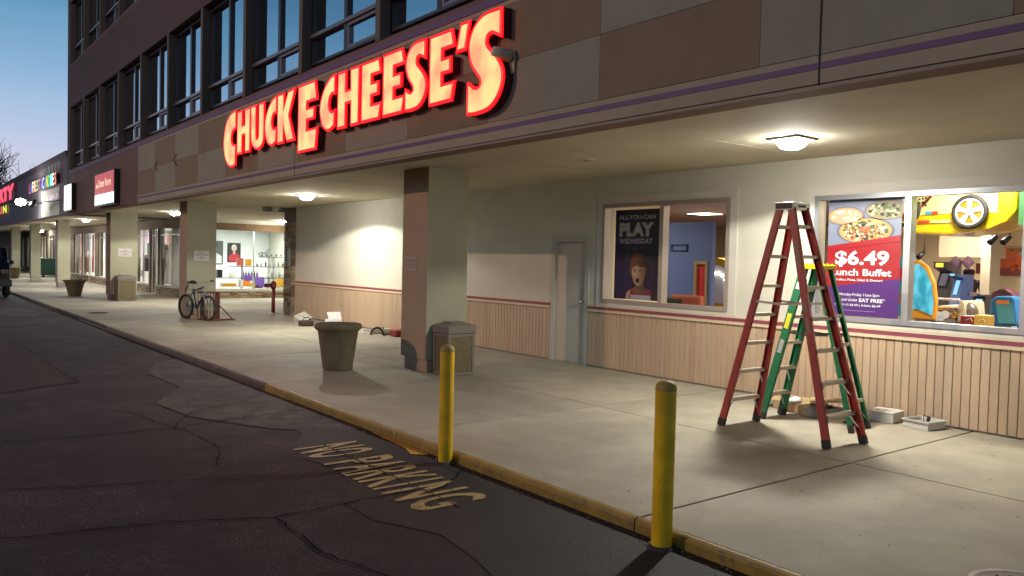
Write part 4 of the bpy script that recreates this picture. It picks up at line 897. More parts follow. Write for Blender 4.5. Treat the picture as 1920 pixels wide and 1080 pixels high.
# ================================================================== LADDERS
def ladder(name, label, rail_m, cap_m, near, far, top, capz, steps_near, steps_far, cw, cl, ch, rw_, rd, far_thin=False, near_thin=False, foot_m=rubber, tray=None):
    "near / far: ((xL, y), (xR, y)) feet; top: (x centre, y centre)"
    t = thing(name, (top[0], top[1], 0), label, 'ladder', 'step ladders by the window')
    tx, ty = top
    for side, feet, ns, thin, sy in (('near', near, steps_near, near_thin, -1), ('far', far, steps_far, far_thin, 1)):
        ends = []
        for s_, (fx, fy) in zip((-1, 1), feet):
            a = Vector((fx, fy, .0)); b = Vector((tx+s_*cw*.42, ty+sy*cl*.30, capz-ch*.5)); ends.append((a, b))
            d = (b-a).normalized(); w1 = rw_*(.5 if thin else 1)
            p = a+d*.07/d.z
            # C-channel rail: web outwards, flanges inwards
            X = Vector((1, 0, 0)); Yd = d.cross(X).normalized(); Xo = Yd.cross(d).normalized()
            for fl in (-1, 1): pass
            g = MB(); g.obox(p-Yd*w1/2-Xo*.003, Xo*.006, Yd*w1, b-p)
            for fl in (-1, 1): g.obox(p+Yd*(fl*w1/2-.003)-(Xo*0 if s_ < 0 else Xo*rd), Xo*rd, Yd*.006, b-p)
            r_ = g.build('rail', rail_m, t)
            g = MB(); g.obox(a-Yd*w1*.55-Xo*(.008 if s_ < 0 else rd+.004), Xo*(rd+.012), Yd*w1*1.1, d*.075/d.z); g.build('foot', foot_m, r_)
        for z in ns:
            P = [a+(b-a)*((z-a.z)/(b.z-a.z)) for a, b in ends]
            dep = .075 if not thin else .03
            g = MB(); g.box(P[0].x+.004, P[1].x-.004, (P[0].y+P[1].y)/2-dep/2, (P[0].y+P[1].y)/2+dep/2, z-.0015, z+.0015)
            g.box(P[0].x+.004, P[1].x-.004, (P[0].y+P[1].y)/2-dep/2, (P[0].y+P[1].y)/2-dep/2+.003, z-.03, z-.0016); g.box(P[0].x+.004, P[1].x-.004, (P[0].y+P[1].y)/2+dep/2-.003, (P[0].y+P[1].y)/2+dep/2, z-.03, z-.0016)
            st = g.build('step' if not thin else 'rear_bar', alu_dull, t)
            if not thin:
                for a_, s_ in ((P[0], 1), (P[1], -1)):
                    if z < .75:
                        k = ends[0 if s_ > 0 else 1]; lo_ = k[0]+(k[1]-k[0])*((z-.16)/(k[1].z)); 
                        g = MB(); g.beam((a_.x+s_*.13, a_.y, z-.02), (lo_.x+s_*.015, lo_.y, z-.16), .015, .004); g.build('brace', alu, st)
    # spreaders
    zs = capz*.57
    for s_, k in ((-1, 0), (1, 1)):
        a = Vector((near[k][0], near[k][1], 0)); b = Vector((far[k][0], far[k][1], 0)); T = Vector((tx+s_*cw*.42, ty, capz))
        pa = a.lerp(T, zs/capz); pb = b.lerp(T, zs/capz); mid = (pa+pb)/2+Vector((0, 0, -.015))
        g = MB(); g.beam(pa, mid, .004, .022); g.beam(mid, pb, .004, .022); g.build('spreader', alu_dull if rail_m is red_fib else mat('spreader_green', (.05, .07, .05), .5, .4), t)
    g = MB(); g.box(tx-cw/2, tx+cw/2, ty-cl/2, ty+cl/2, capz-ch, capz)
    cp = g.build('top_cap', cap_m, t, .006)
    return t, cp
FZ = [.29*k for k in range(1, 8)]
lad, cp = ladder('step_ladder', 'tall red fibreglass double sided step ladder with a silver cap', red_fib, mat('cap_silver', (.62, .62, .62), .3, .8), ((6.65, 3.88), (7.17, 3.80)), ((6.70, 5.08), (7.22, 5.01)), (6.95, 4.50), 2.25, FZ, FZ, .29, .20, .075, .067, .028)
box('cap_side', mat('cap_dark', (.05, .045, .04), .5), cp, 6.95-.149, 6.95-.1455, 4.41, 4.59, 2.185, 2.24)
box('cap_label', mat('cap_label', (.12, .12, .12), .5), cp, 6.95-.06, 6.95+.07, 4.397, 4.3995, 2.20, 2.225)
def rail_label(parent, p, q, w_, m, nm='rail_label'):
    g = MB(); a = Vector(p); b = Vector(q); d = (b-a).normalized(); Yd = d.cross(Vector((1, 0, 0))).normalized(); Xo = Yd.cross(d).normalized()
    g.obox(a-Yd*w_/2-Xo*.0065, Xo*.002, Yd*w_, b-a); return g.build(nm, m, parent)
def onrail(foot, top, z): f = Vector((*foot, 0)); return f+(Vector(top)-f)*(z/top[2])
TL = (6.95-.29*.42, 4.50-.06, 2.21); lab = mat('worn_label', (.42, .22, .17), .6, noise=.4, nscale=50)
for z0, z1 in ((1.62, 1.86), (1.02, 1.16), (1.2, 1.3)): rail_label(lad, onrail((6.65, 3.88), TL, z0), onrail((6.65, 3.88), TL, z1), .045, lab)
GZ = [.28*k for k in range(1, 6)]
lad2, cp2 = ladder('step_ladder', 'shorter green fibreglass step ladder with a yellow top, behind the red one', green_fib, yellow_pl, ((7.50, 4.12), (7.92, 4.16)), ((7.38, 5.08), (7.80, 5.09)), (7.64, 4.63), 1.655, [.3, 1.15, .86], GZ, .30, .26, .045, .082, .028, near_thin=True)
TG = (7.64-.126, 4.63+.078, 1.63)
rail_label(lad2, onrail((7.38, 5.08), TG, .98), onrail((7.38, 5.08), TG, 1.14), .05, mat('label_yellow', (.7, .68, .03), .5)); rail_label(lad2, onrail((7.38, 5.08), TG, .72), onrail((7.38, 5.08), TG, .86), .05, mat('label_grey', (.45, .45, .43), .5, noise=.4, nscale=60)); rail_label(lad2, onrail((7.38, 5.08), TG, 1.4), onrail((7.38, 5.08), TG, 1.47), .04, white)
g = MB()
for k in range(4): g.box(7.64-.15+k*.08, 7.64-.11+k*.08, 4.51, 4.75, 1.656, 1.668)
g.build('cap_ribs', yellow_pl, cp2)
for x in (7.55, 7.87):
    g = MB(); g.beam((x, 4.16, .1), (x+(.16 if x < 7.7 else -.16), 4.25, .3), .012, .004); g.beam((x, 4.35, .6), (x+(.16 if x < 7.7 else -.16), 4.25, .32), .012, .004); g.build('rear_brace', alu_dull, lad2)

# ================================================================== BOXES AND TOOLS ON THE GROUND
def open_tray(name, cx, cy, wx, wy, h, rz, m, label, cat='tray', group=None, lidhole=False, inner=None):
    t = thing(name, (cx, cy, 0), label, cat, group); t.rotation_euler = (0, 0, rz); th = .006; x0, x1, y0, y1 = cx-wx/2, cx+wx/2, cy-wy/2, cy+wy/2
    g = MB(); g.box(x0, x1, y0, y1, .001, .007)
    for (a, b, c, d) in ((x0, x1, y0, y0+th), (x0, x1, y1-th, y1), (x0, x0+th, y0+th, y1-th), (x1-th, x1, y0+th, y1-th)): g.box(a, b, c, d, .0071, h)
    g.build('body', m, t)
    if lidhole:
        g = MB(); g.box(x0-.006, x1+.006, y0-.006, y1+.006, h+.0005, h+.006); ld_ = g.build('lid', m, t)
        g = MB(); g.lathe([(.02, .0065), (.001, .007)], (cx, cy, h), 14); g.build('hole', black, ld_)
        g = MB(); g.box(x0+.06, x0+.16, y1-.07, y1-.055, h+.0062, h+.0072); g.build('slot', mat('slot', (.2, .18, .16), .6), ld_)
    else:
        g = MB(); g.box(x0-.012, x1+.012, y0-.012, y0, h-.01, h); g.box(x0-.012, x1+.012, y1, y1+.012, h-.01, h); g.box(x0-.012, x0, y0, y1, h-.01, h); g.box(x1, x1+.012, y0, y1, h-.01, h); g.build('flange', m, t)
        g = MB(); g.box(x0+.04, x1-.1, y0+.05, y1-.05, .02, h*.7); g.build('reflector', alu, t)
        g = MB(); g.tube((x1-.09, cy, h*.7), (x1-.07, cy, h+.02), .018); g.path([(x1-.07, cy, h+.01), (x1-.12, cy+.03, h+.035), (x1-.16, cy, h*.8)], .005); g.build('fitting', black, t)
    return t
open_tray('fixture_housing', 8.49, 4.28, .30, .27, .105, radians(6), boxw, 'closed white metal fixture box with a hole in its lid, against the wall', 'box', 'light fixture boxes on the pavement', True)
open_tray('fixture_housing', 8.47, 3.86, .30, .27, .085, radians(-8), boxw, 'open white metal fixture tray with wiring, right of the closed box', 'tray', 'light fixture boxes on the pavement')
open_tray('fixture_housing', 8.12, 4.78, .36, .2, .09, radians(-14), mat('grey_enamel', (.34, .33, .31), .5), 'grey open fixture tray behind the ladders', 'tray', 'light fixture boxes on the pavement')
t = thing('cardboard_box', (8.25, 5.1, 0), 'flat brown cardboard box lying behind the ladders', 'box'); t.rotation_euler = (0, 0, radians(-10))
box('body', cardb, t, 8.02, 8.5, 4.78+.2, 5.35, .001, .10, .003); box('flap', cardb, t, 8.02, 8.5, 5.36, 5.55, .09, .095)
t = thing('cardboard_strip', (8.4, 4.75, 0), 'long flat piece of cardboard leaning over the boxes', 'cardboard'); g = MB(); g.obox((8.10, 4.93, .13), (.36, -.42, .02), (.12, .10, .02), (0, 0, .012)); g.build('sheet', cardb, t)
t = thing('plastic_bag', (8.1, 5.1, 0), 'crumpled white plastic bag on the cardboard box', 'bag'); g = MB(); rs = random.Random(2)
prof = [(.001, .10), (.09, .10), (.11, .13), (.07, .155), (.001, .16)]; g.lathe(prof, (8.07, 5.13, 0), 14, 1.1, .8); g.v = [(a+rs.uniform(-.012, .012), b+rs.uniform(-.012, .012), max(.101, c+rs.uniform(-.012, .012))) for a, b, c in g.v]; g.build('bag', white, t)
tag(MB().lathe([(.05, .0), (.055, .012), (.03, .02), (.001, .018)], (7.98, 4.42, .001), 14).build('coil_cap', black, None, org=(7.98, 4.42, 0)), 'small black round cap lying by the ladder foot', 'cap')
tag(sheet('coffee_stain', [(7.93+.09*cos(k), 4.33+.05*sin(k)) for k in [q*pi/6 for q in range(12)]], .004, tar, side), None)
# tools and boxes behind the first planter and by the wall
open_tray('fixture_housing', 8.25, 19.1, .34, .3, .12, .3, boxw, 'white fixture lid leaning near the stone pier', 'tray', 'light fixture boxes on the pavement', True).rotation_euler = (.5, -.3, .3)
t = thing('carton', tuple(at(628, 611, 2, 0)), 'upright white carton with open flap behind the big planter', 'box'); q = at(628, 611, 2, 0); x, y = q.x, q.y
box('body', mat('carton_white', (.80, .80, .84), .6), t, x-.16, x+.16, y-.02, y+.2, .001, .15, .004); g = MB(); g.obox((x-.17, y-.01, .155), (.34, 0, 0), (-.02, .04, .17), (0, .006, 0)); g.build('flap', MATS['carton_white'], t); box('print', mat('carton_print', (.25, .27, .35), .6), t, x-.11, x-.05, y-.0225, y-.021, .09, .11)
t = thing('tool_bag', (7.85, 17.7, 0), 'low dark tool bag left of the white carton', 'bag'); box('body', mat('bag_brown', (.06, .03, .025), .8), t, 7.55, 7.85, 17.5, 17.75, .001, .13, .03); g = MB(); g.path([(7.6, 17.6, .13), (7.65, 17.6, .2), (7.75, 17.6, .2), (7.8, 17.6, .13)], .01); g.build('handle', black, t)
open_tray('fixture_housing', 8.35, 15.4, .5, .3, .09, .15, boxw, 'long white fixture tray left of the first column by the wall', 'tray', 'light fixture boxes on the pavement')
t = thing('power_saw', (8.3, 14.6, 0), 'red tool with a thick black hose on the ground left of the first column', 'tool')
box('body', redpaint, t, 8.25, 8.5, 14.4, 14.7, .001, .14, .03); g = MB(); g.path([(8.05+.16*cos(a)*.9, 14.85, .02+.15*sin(a)) for a in [pi*k/8 for k in range(9)]], .022, 8); g.path([(8.2, 14.85, .02), (8.3, 14.7, .05)], .022, 8); g.build('hose', rubber, t)

# ================================================================== BICYCLE AND RACK
def bicycle():
    t = thing('bicycle', (6.1, 20.2, 0), 'mountain bicycle with blue frame parked at the rack beside the second column', 'bicycle')
    Rw = Vector((5.88, 20.72, .31)); Fw = Vector((6.16, 19.85, .31)); d = (Fw-Rw).normalized(); sd = Vector((d.y, -d.x, 0))
    for nm, c in (('rear', Rw), ('front', Fw)):
        w_ = MB(); w_.torus(c, sd, .28, .031, 32, 8); wh = w_.build('wheel', rubber, t)
        g = MB(); g.torus(c, sd, .262, .011, 32, 6); g.build('rim', alu, wh); g = MB()
        for k in range(14):
            a = pi*k/7; x = d*cos(a)+Vector((0, 0, 1))*sin(a); g.tube(c+sd*.02*(1 if k % 2 else -1), c+x*.26, .0022, n=4, cap=False)
        g.tube(c-sd*.05, c+sd*.05, .018, n=10); g.build('spokes', alu, wh)
    bb = Rw+d*.43+Vector((0, 0, -.03)); st = Rw+d*.30+Vector((0, 0, .44)); hd = Fw-d*.20+Vector((0, 0, .50)); hb = Fw-d*.15+Vector((0, 0, .34)); blue = mat('bike_blue', (.018, .016, .10), .3, .3); silver = mat('bike_silver', (.45, .45, .55), .3, .7)
    g = MB(); g.tube(bb, st, .018); g.tube(st-Vector((0, 0, .05)), hd, .02); g.tube(bb, hb, .024); g.tube(bb, Rw, .012); g.tube(st-Vector((0, 0, .05)), Rw, .010); g.build('frame', blue, t)
    g = MB(); g.tube(hb, hd+Vector((0, 0, .02)), .022)
    for s_ in (-1, 1): g.tube(hb+sd*.05*s_, Fw+sd*.05*s_, .013)
    g.tube(hb-sd*.05, hb+sd*.05, .018); g.build('fork', silver, t)
    g = MB(); g.tube(st, st+Vector((0, 0, .12))-d*.03, .013); g.build('seat_post', alu, t)
    s0 = st+Vector((0, 0, .13))-d*.03; g = MB(); g.prism([(-.13, .07), (-.10, -.07), (.02, -.045), (.15, -.015), (.15, .015), (.02, .045), (-.10, .07)], s0, d, sd, (0, 0, .05)); g.build('saddle', black, t, .012)
    h0 = hd+Vector((0, 0, .12))-d*.02; g = MB(); g.tube(hd, h0, .014); g.path([h0-sd*.30-d*.04+Vector((0, 0, .03)), h0-sd*.1, h0+sd*.1, h0+sd*.30-d*.04+Vector((0, 0, .03))], .012); hbar = g.build('handlebar', silver, t)
    for s_ in (-1, 1):
        g = MB(); a = h0+sd*.2*s_-d*.02+Vector((0, 0, .02)); b = h0+sd*.31*s_-d*.045+Vector((0, 0, .032)); g.tube(a, b, .019); g.tube(a, a+sd*.08*s_+d*.06-Vector((0, 0, .02)), .006, n=5); g.build('grip', black, hbar)
    g = MB(); g.torus(bb, sd, .08, .008, 18, 5); g.tube(bb, bb+sd*.07, .012); g.tube(bb+sd*.07, bb+sd*.07-Vector((0, 0, .16)), .009); g.tube(bb, bb-sd*.07, .012); g.tube(bb-sd*.07, bb-sd*.07+Vector((0, 0, .16)), .009); g.build('crank', alu, t)
    for s_, z in ((1, -.16), (-1, .16)): g = MB(); p = bb+sd*.07*s_+Vector((0, 0, z)); g.obox(p-d*.04, d*.08, sd*.09*s_, (0, 0, .02)); g.build('pedal', black, t)
    g = MB(); m_ = Rw-d*.06+Vector((0, 0, .42)); g.prism([(.11*cos(q*pi/8), .06*sin(q*pi/8)) for q in range(16)], m_, (d+sd*.6).normalized(), (0, 0, 1), -sd*.012); g.tube(m_+Vector((0, 0, -.02)), st, .008); g.build('rear_reflector_disc', mat('disc_tan', (.25, .22, .13), .6), t)
bicycle()
t = thing('bike_rack', (6.5, 19.9, 0), 'low rusty bike rack with a slanting brace, to the right of the bicycle', 'bike rack'); rust = mat('rust', (.20, .07, .04), .7, .3, noise=.4, nscale=20)
g = MB(); g.tube((6.0, 20.15, .02), (6.5, 20.1, .02), .02); g.tube((6.0, 20.15, .68), (6.5, 20.1, .68), .02); g.build('rails', rust, t)
for k in range(8): g = MB(); a = Vector((6.0, 20.15, .02)).lerp(Vector((6.5, 20.1, .02)), k/7); g.tube(a, a+Vector((0, 0, .66)), .011, n=6); g.build('upright', rust, t)
for k in range(5): g = MB(); g.box(6.37+k*.026, 6.385+k*.026, 20.02, 20.06, .03, .67); g.build('end_bar', rust, t)
g = MB(); g.tube((6.43, 20.0, .40), (6.76, 19.89, .02), .016); g.tube((6.05, 19.8, .02), (6.80, 19.86, .02), .018); g.tube((6.1, 19.55, .02), (6.2, 20.1, .02), .018); g.build('brace', rust, t)

# ================================================================== CAR AT THE LEFT EDGE
def car():
    t = thing('parked_car', (2.55, 34.6, ZR), 'black off-road car parked at the kerb, cut by the left edge', 'car')
    x0, x1, y0 = 1.68, 3.42, 32.6; m = blackgloss
    side = [(0, .45), (0, 1.0), (.12, 1.22), (.2, 1.26), (.55, 1.30), (1.0, 1.78), (3.0, 1.80), (3.5, 1.25), (4.6, 1.15), (4.7, .9), (4.7, .45), (4.3, .42), (4.2, .7), (3.9, .85), (3.5, .7), (3.4, .42), (1.3, .40), (1.2, .7), (.9, .85), (.55, .7), (.45, .42)]
    g = MB(); g.prism(side, (x0+.04, y0, ZR), (0, 1, 0), (0, 0, 1), (x1-x0-.08, 0, 0)); g.build('body', m, t, .04)
    g = MB(); g.box(x0, x1, y0-.10, y0+.06, ZR+.42, ZR+.66); g.build('bumper', mat('bumper_grey', (.035, .035, .04), .5), t, .03)
    for x in (x0+.08, x1-.08):
        for y in (y0+.9, y0+3.9):
            g = MB(); g.torus((x, y, ZR+.36), (1, 0, 0), .26, .105, 28, 10); wh = g.build('wheel', rubber, t); g = MB(); g.tube((x-.06, y, ZR+.36), (x+.06, y, ZR+.36), .19, n=16); g.build('rim', alu_dull, wh)
    for x in (x0+.1, x1-.32): box('tail_light' if False else 'headlight', mat('lamp_glass', (.12, .12, .12), .1), t, x, x+.22, y0-.012, y0+.02, ZR+.88, ZR+1.02)
    g = MB()
    for x in (x0+.15, x1-.15): g.tube((x, y0+1.1, ZR+1.86), (x, y0+2.9, ZR+1.86), .018)
    g.build('roof_rail', black, t)
    g = MB()
    for s_, x in ((-1, x0), (1, x1)): g.obox((x+(s_*.02), y0+.95, ZR+1.18), (s_*.14, 0, 0), (0, .08, 0), (0, 0, .14))
    g.build('mirror', black, t)
    g = MB(); g.obox((x0+.2, y0+.54, ZR+1.315), (x1-x0-.4, 0, 0), (0, .40, .41), (0, -.01, .008)); g.build('windscreen', mat('car_glass', (.02, .02, .025), .05), t)
car()

# ================================================================== TREES BEYOND
bark = mat('bark', (.05, .04, .038), .95)
def bare_tree(x, y, h, seed, label, tilt=0, dens=1):
    t = thing('bare_tree', (x, y, ZR), label, 'tree', 'leafless trees beyond the wing'); rs = random.Random(seed)
    tr = MB(); br = MB()
    def grow(p, d, L_, r, lv, mb):
        segs_ = 3; q = p
        for k in range(segs_):
            d = (d+Vector((rs.uniform(-.13, .13), rs.uniform(-.13, .13), rs.uniform(-.02, .1)))).normalized(); e = q+d*L_/segs_; mb.tube(q, e, max(r*(1-k/segs_*.35), .012), max(r*(1-(k+1)/segs_*.35), .012), n=6 if r > .05 else 4, cap=False); q = e
            if lv < 4 and k > 0:
                for _ in range(2 if lv > 1 else 3):
                    a = rs.uniform(0, 2*pi); sd = Vector((cos(a), sin(a), rs.uniform(.1, .7))).normalized(); grow(q, (d*.55+sd*.75).normalized(), L_*rs.uniform(.6, .8), r*.52, lv+1, br)
    grow(Vector((x, y, ZR)), Vector((tilt, 0, 1)).normalized(), h*.36, h*.022, 0, tr)
    tr.build('trunk', bark, t); br.build('branches', bark, t)
bare_tree(8.5, 96, 13.5, 4, 'leafless tree rising behind the low wing at the far left'); bare_tree(14.5, 104, 13.0, 8, 'leafless tree right of the first, its twigs just above the roof edge'); bare_tree(3.5, 108, 12, 12, 'leafless tree at the left edge behind the glowing red letters')

g = MB(); rs = random.Random(21); y = -90
while y < 200:
    wd = rs.uniform(5, 12); h = rs.uniform(7, 10.5); g.lathe([(wd*.45, 0), (wd*.62, h*.3), (wd*.55, h*.7), (wd*.3, h*.93), (.01, h)], (-62+rs.uniform(-5, 5), y, ZR), 9); y += wd*.75
g.build('far_treeline', mat('treeline_dark', (.02, .022, .015), 1), kind='stuff')  # unseen trees, added so the shop windows reflect a dark horizon
# ================================================================== RESTAURANT INTERIOR
cream_i = mat('interior_cream', (.72, .62, .42), .7)
box('interior_floor', mat('interior_carpet', (.16, .08, .07), .8, noise=.4, nscale=8), None, XB+.001, 24, -6, 20.5, -.05, .01, kind='structure')
box('interior_ceiling', mat('interior_ceiling_paint', (.62, .58, .5), .8), None, XB+.001, 24, -6, 20.5, 2.85, 2.92, kind='structure')
box('interior_back_wall', cream_i, None, 21, 21.2, -6, 20.5, .01, 2.85, kind='structure')
for y, nm in ((20.3, 'interior_far_wall'), (-6, 'interior_near_wall')): box(nm, cream_i, None, XB+.001, 21, y, y+.2, .01, 2.85, kind='structure')
# partition seen through the first window
box('interior_partition', cream_i, None, XB+.3, 10.6, 9.35, 9.45, .01, 2.85, kind='structure')
bluem = mat('interior_blue', (.10, .15, .36), .7)
a = at(1253, 415, 0, 12.5); b = at(1337, 415, 0, 12.5); bz = at(1290, 417, 0, 12.5).z
bw = thing('blue_partition', (12.5, (a.y+b.y)/2, 0), 'tall blue partition wall with a red door, seen through the left window', 'partition')
da = at(1301, 560, 0, 12.5); db = at(1328, 490, 0, 12.5)
box('panel', bluem, bw, 12.5, 12.6, b.y, db.y, .01, bz); box('panel', bluem, bw, 12.5, 12.6, da.y, a.y+2.2, .01, bz); box('panel', bluem, bw, 12.5, 12.6, db.y, da.y, db.z, bz)
box('door', mat('interior_red', (.50, .02, .03), .5), bw, 12.53, 12.57, db.y+.05, da.y-.05, .01, db.z-.06)
g = MB(); g.box(12.47, 12.6, db.y, db.y+.05, .01, db.z-.06); g.box(12.47, 12.6, da.y-.05, da.y, .01, db.z-.06); g.box(12.47, 12.6, db.y, da.y, db.z-.06, db.z); g.build('door_frame', mat('oak', (.35, .24, .12), .6), bw)
a2 = at(1259, 471, 0, 12.5); b2 = at(1290, 458, 0, 12.5); g = MB()
g.box(12.47, 12.499, b2.y, a2.y, a2.z, a2.z+.025); g.box(12.47, 12.499, b2.y, a2.y, b2.z-.025, b2.z); g.box(12.47, 12.499, b2.y, b2.y+.025, a2.z, b2.z); g.box(12.47, 12.499, a2.y-.025, a2.y, a2.z, b2.z); g.build('outline_frame', mat('frame_navy', (.02, .03, .10), .5), bw)
# seats and tables low behind the first window
for k, (u, v, c, lb) in enumerate(((1262, 556, (.04, .05, .03), 'dark rounded seat back low in the left window'), (1285, 553, (.4, .1, .06), 'red bench back low in the left window'))):
    p = at(u, v, 0, 11.2); g = MB(); g.box(p.x, p.x+.1, p.y-.25-.1*k, p.y+.25+.1*k, .3, p.z-.0); g.build('seat_back', mat('seat_%d' % k, c, .6), None, .04, org=(p.x, p.y, .3), label=lb, cat='seat')
p = at(1345, 500, 0, 14.5)
arch = thing('skeeball_machine', (14.5, p.y, 0), 'yellow arched game machine with bright bulbs at the right of the left window', 'game machine'); g = MB()
g.prism([(.55*cos(q*pi/12), 1.05+.75*sin(q*pi/12)) for q in range(13)]+[(-.55, .2), (.55, .2)], (14.5, p.y, 0), (0, -1, 0), (0, 0, 1), (.4, 0, 0)); g.build('cabinet', mat('game_yellow', (.75, .45, .02), .4), arch)
g = MB(); g.flat([(.42*cos(q*pi/12), 1.05+.6*sin(q*pi/12)) for q in range(13)]+[(-.42, .8), (.42, .8)], (14.49, p.y, 0), (0, -1, 0), (0, 0, 1)); g.build('backboard', mat('board_white', (.7, .7, .72), .5), arch)
for k in range(10): q = k*pi/9; g = MB(); g.lathe([(.001, -.04), (.04, 0), (.001, .04)], (14.46, p.y-.3*cos(q)*1.1, 1.05+.42*sin(q)), 8); g.build('bulb', emit('bulb_white', (1, .95, .8), 6), arch)
# interior lights
for k, (x, y, e, lb) in enumerate(((9.42, 3.9, 26, 'ceiling panel right behind the buffet window glass'), (11.6, 3.4, 60, 'first ceiling panel behind the hanging yellow car'), (10.6, 6.8, 30, 'ceiling panel between the two windows inside'), (14.0, 1.5, 75, 'middle ceiling panel over the games'), (14.2, 6.0, 75, 'middle ceiling panel left of the games'), (18.0, 2.0, 75, 'rear ceiling panel by the back wall'), (18, 7.5, 75, 'rear ceiling panel at the left'), (10.8, 11.5, 25, 'ceiling panel beyond the partition'), (9.42, .3, 30, 'nearest ceiling panel at the right'), (15, 12, 60, 'ceiling panel behind the blue partition'))):  # the panel behind the buffet window is added to light the toy car
    t = thing('ceiling_panel_light', (x, y, 2.85), lb, 'light', 'square ceiling lights in the restaurant')
    box('frame', white, t, x-.32, x+.32, y-.32, y+.32, 2.825, 2.849); box('diffuser', emit('panel_glow', (1, .93, .75), 7), t, x-.28, x+.28, y-.28, y+.28, 2.815, 2.8245)
    ld = bpy.data.lights.new('tube', 'AREA'); ld.size = .56; ld.energy = e*2.2; ld.color = (1, .90, .72); lo = bpy.data.objects.new('tube', ld); C.objects.link(lo); lo.parent = t; lo.location = (0, 0, -.045)
# yellow car ride hung behind the right window
yc = mat('toy_yellow', (.85, .62, .01), .25, coat=.5); yl = mat('toy_cream', (.85, .78, .35), .3)
XC = 10.0
car_t = thing('hanging_toy_car', (XC, 4.3, 2.4), 'big yellow toy racing car hanging from the ceiling behind the right window', 'toy car')
def cz_(u, v): q = at(u, v, 0, XC); return (-(q.y), q.z)
body = [cz_(*q) for q in ((1660, 345), (1660, 430), (1700, 438), (1780, 440), (1850, 430), (1885, 415), (1903, 395), (1908, 345))]
g = MB(); g.prism(body, (XC+.03, 0, 0), (0, -1, 0), (0, 0, 1), (.75, 0, 0)); g.build('body', yc, car_t, .03)
g = MB(); g.flat([cz_(*q) for q in ((1705, 352), (1706, 405), (1780, 400), (1868, 398), (1872, 350))], (XC+.02, 0, 0), (0, -1, 0), (0, 0, 1)); g.build('side_panel', yl, car_t)
def carwheel(u, v, R_):
    q = at(u, v, 0, XC-.05); c0 = Vector((XC-.03, q.y, q.z)); g = MB(); g.torus(c0, (1, 0, 0), R_*.86, R_*.14, 36, 8); wh = g.build('wheel', mat('toy_tyre', (.02, .02, .02), .6), car_t)
    g = MB(); g.tube(c0, c0+Vector((.03, 0, 0)), R_*.74, n=28); g.build('hub', mat('toy_gold', (.34, .17, .012), .4), wh)
    g = MB(); g.torus(c0-Vector((.012, 0, 0)), (1, 0, 0), R_*.72, R_*.05, 30, 5)
    for k in range(5):
        a = pi/2+2*pi*k/5; dd = Vector((0, cos(a), sin(a))); nn = Vector((0, -sin(a), cos(a)))
        i = g.add([c0-Vector((.014, 0, 0))+nn*R_*.08, c0-Vector((.014, 0, 0))-nn*R_*.08, c0-Vector((.014, 0, 0))+dd*R_*.7-nn*R_*.16, c0-Vector((.014, 0, 0))+dd*R_*.7+nn*R_*.16, c0-Vector((.02, 0, 0))]); g.face((i, i+1, i+2, i+3))
    g.tube(c0-Vector((.03, 0, 0)), c0, R_*.16, n=12); g.build('spokes', mat('toy_spoke', (.85, .85, .8), .3), wh)
carwheel(1817, 397, .205); carwheel(1694, 395, .2)
g = MB()
for k in range(5):
    for q in range(5):
        c1 = at(1712+k*6, 362+q*7-k*1.2, 0, XC+.018); g.box(c1.x-.001, c1.x, c1.y-.011, c1.y+.011, c1.z-.011, c1.z+.011)
g.build('vent_dots', black, car_t)
for (u0, v0, u1, v1, m) in ((1736, 396, 1746, 402, mat('decal_blue', (.05, .4, .7), .5)), (1747, 396, 1759, 402, mat('decal_red', (.6, .06, .04), .5)), (1722, 413, 1742, 419, MATS['decal_red']), (1744, 412, 1785, 418, yl)):
    a = at(u0, v1, 0, XC+.019); b = at(u1, v0, 0, XC+.019); box('decal', m, car_t, XC+.012, XC+.0185, b.y, a.y, a.z, b.z)
g = MB(); g.path([at(1702, 415, 0, XC-.02), at(1730, 385, 0, XC-.02), at(1762, 350, 0, XC-.02)], .015); g.path([at(1706, 417, 0, XC-.02), at(1722, 398, 0, XC-.02)], .012); g.build('red_strut', redpaint, car_t)
a = at(1912, 440, 0, XC-.1); box('dark_end', mat('dark_green', (.03, .16, .05), .5), car_t, XC-.1, XC+.5, a.y-.35, a.y+.02, 2.15, 2.85)
# blue lens shaped machine
def zz(u, v, x): q = at(u, v, 0, x); return (-(q.y), q.z)
lm = thing('blue_game_machine', (10.4, 5, 0), 'tall blue lens shaped game machine with orange edge behind the window mullion', 'game machine')
pts = [(1690, 596), (1692, 540), (1700, 492), (1722, 487), (1740, 500), (1752, 530), (1756, 565), (1752, 600)]
g = MB(); g.prism([zz(*q, 10.3) for q in pts], (10.3, 0, 0), (0, -1, 0), (0, 0, 1), (.07, 0, 0)); g.build('body', mat('machine_orange', (.75, .32, .02), .4), lm, .02)
g = MB(); g.flat([zz(*q, 10.29) for q in ((1703, 578), (1704, 540), (1708, 500), (1722, 494), (1735, 505), (1747, 532), (1751, 563), (1748, 592), (1722, 580))], (10.285, 0, 0), (0, -1, 0), (0, 0, 1)); bl = emit('blue_lit', (.04, .45, .7), .55, (.02, .3, .45)); N_b = bl.node_tree.nodes; t_b = N_b.new('ShaderNodeTexNoise'); t_b.inputs['Scale'].default_value = 3.5; r_b = N_b.new('ShaderNodeValToRGB'); r_b.color_ramp.elements[0].position = .38; r_b.color_ramp.elements[0].color = (.01, .16, .32, 1); r_b.color_ramp.elements[1].position = .62; r_b.color_ramp.elements[1].color = (.25, .85, 1.1, 1); bl.node_tree.links.new(t_b.outputs[0], r_b.inputs[0]); bl.node_tree.links.new(r_b.outputs[0], N_b['Principled BSDF'].inputs['Emission Color'])
g.build('blue_face', bl, lm)  # noise paints highlights and a glow into the blue face
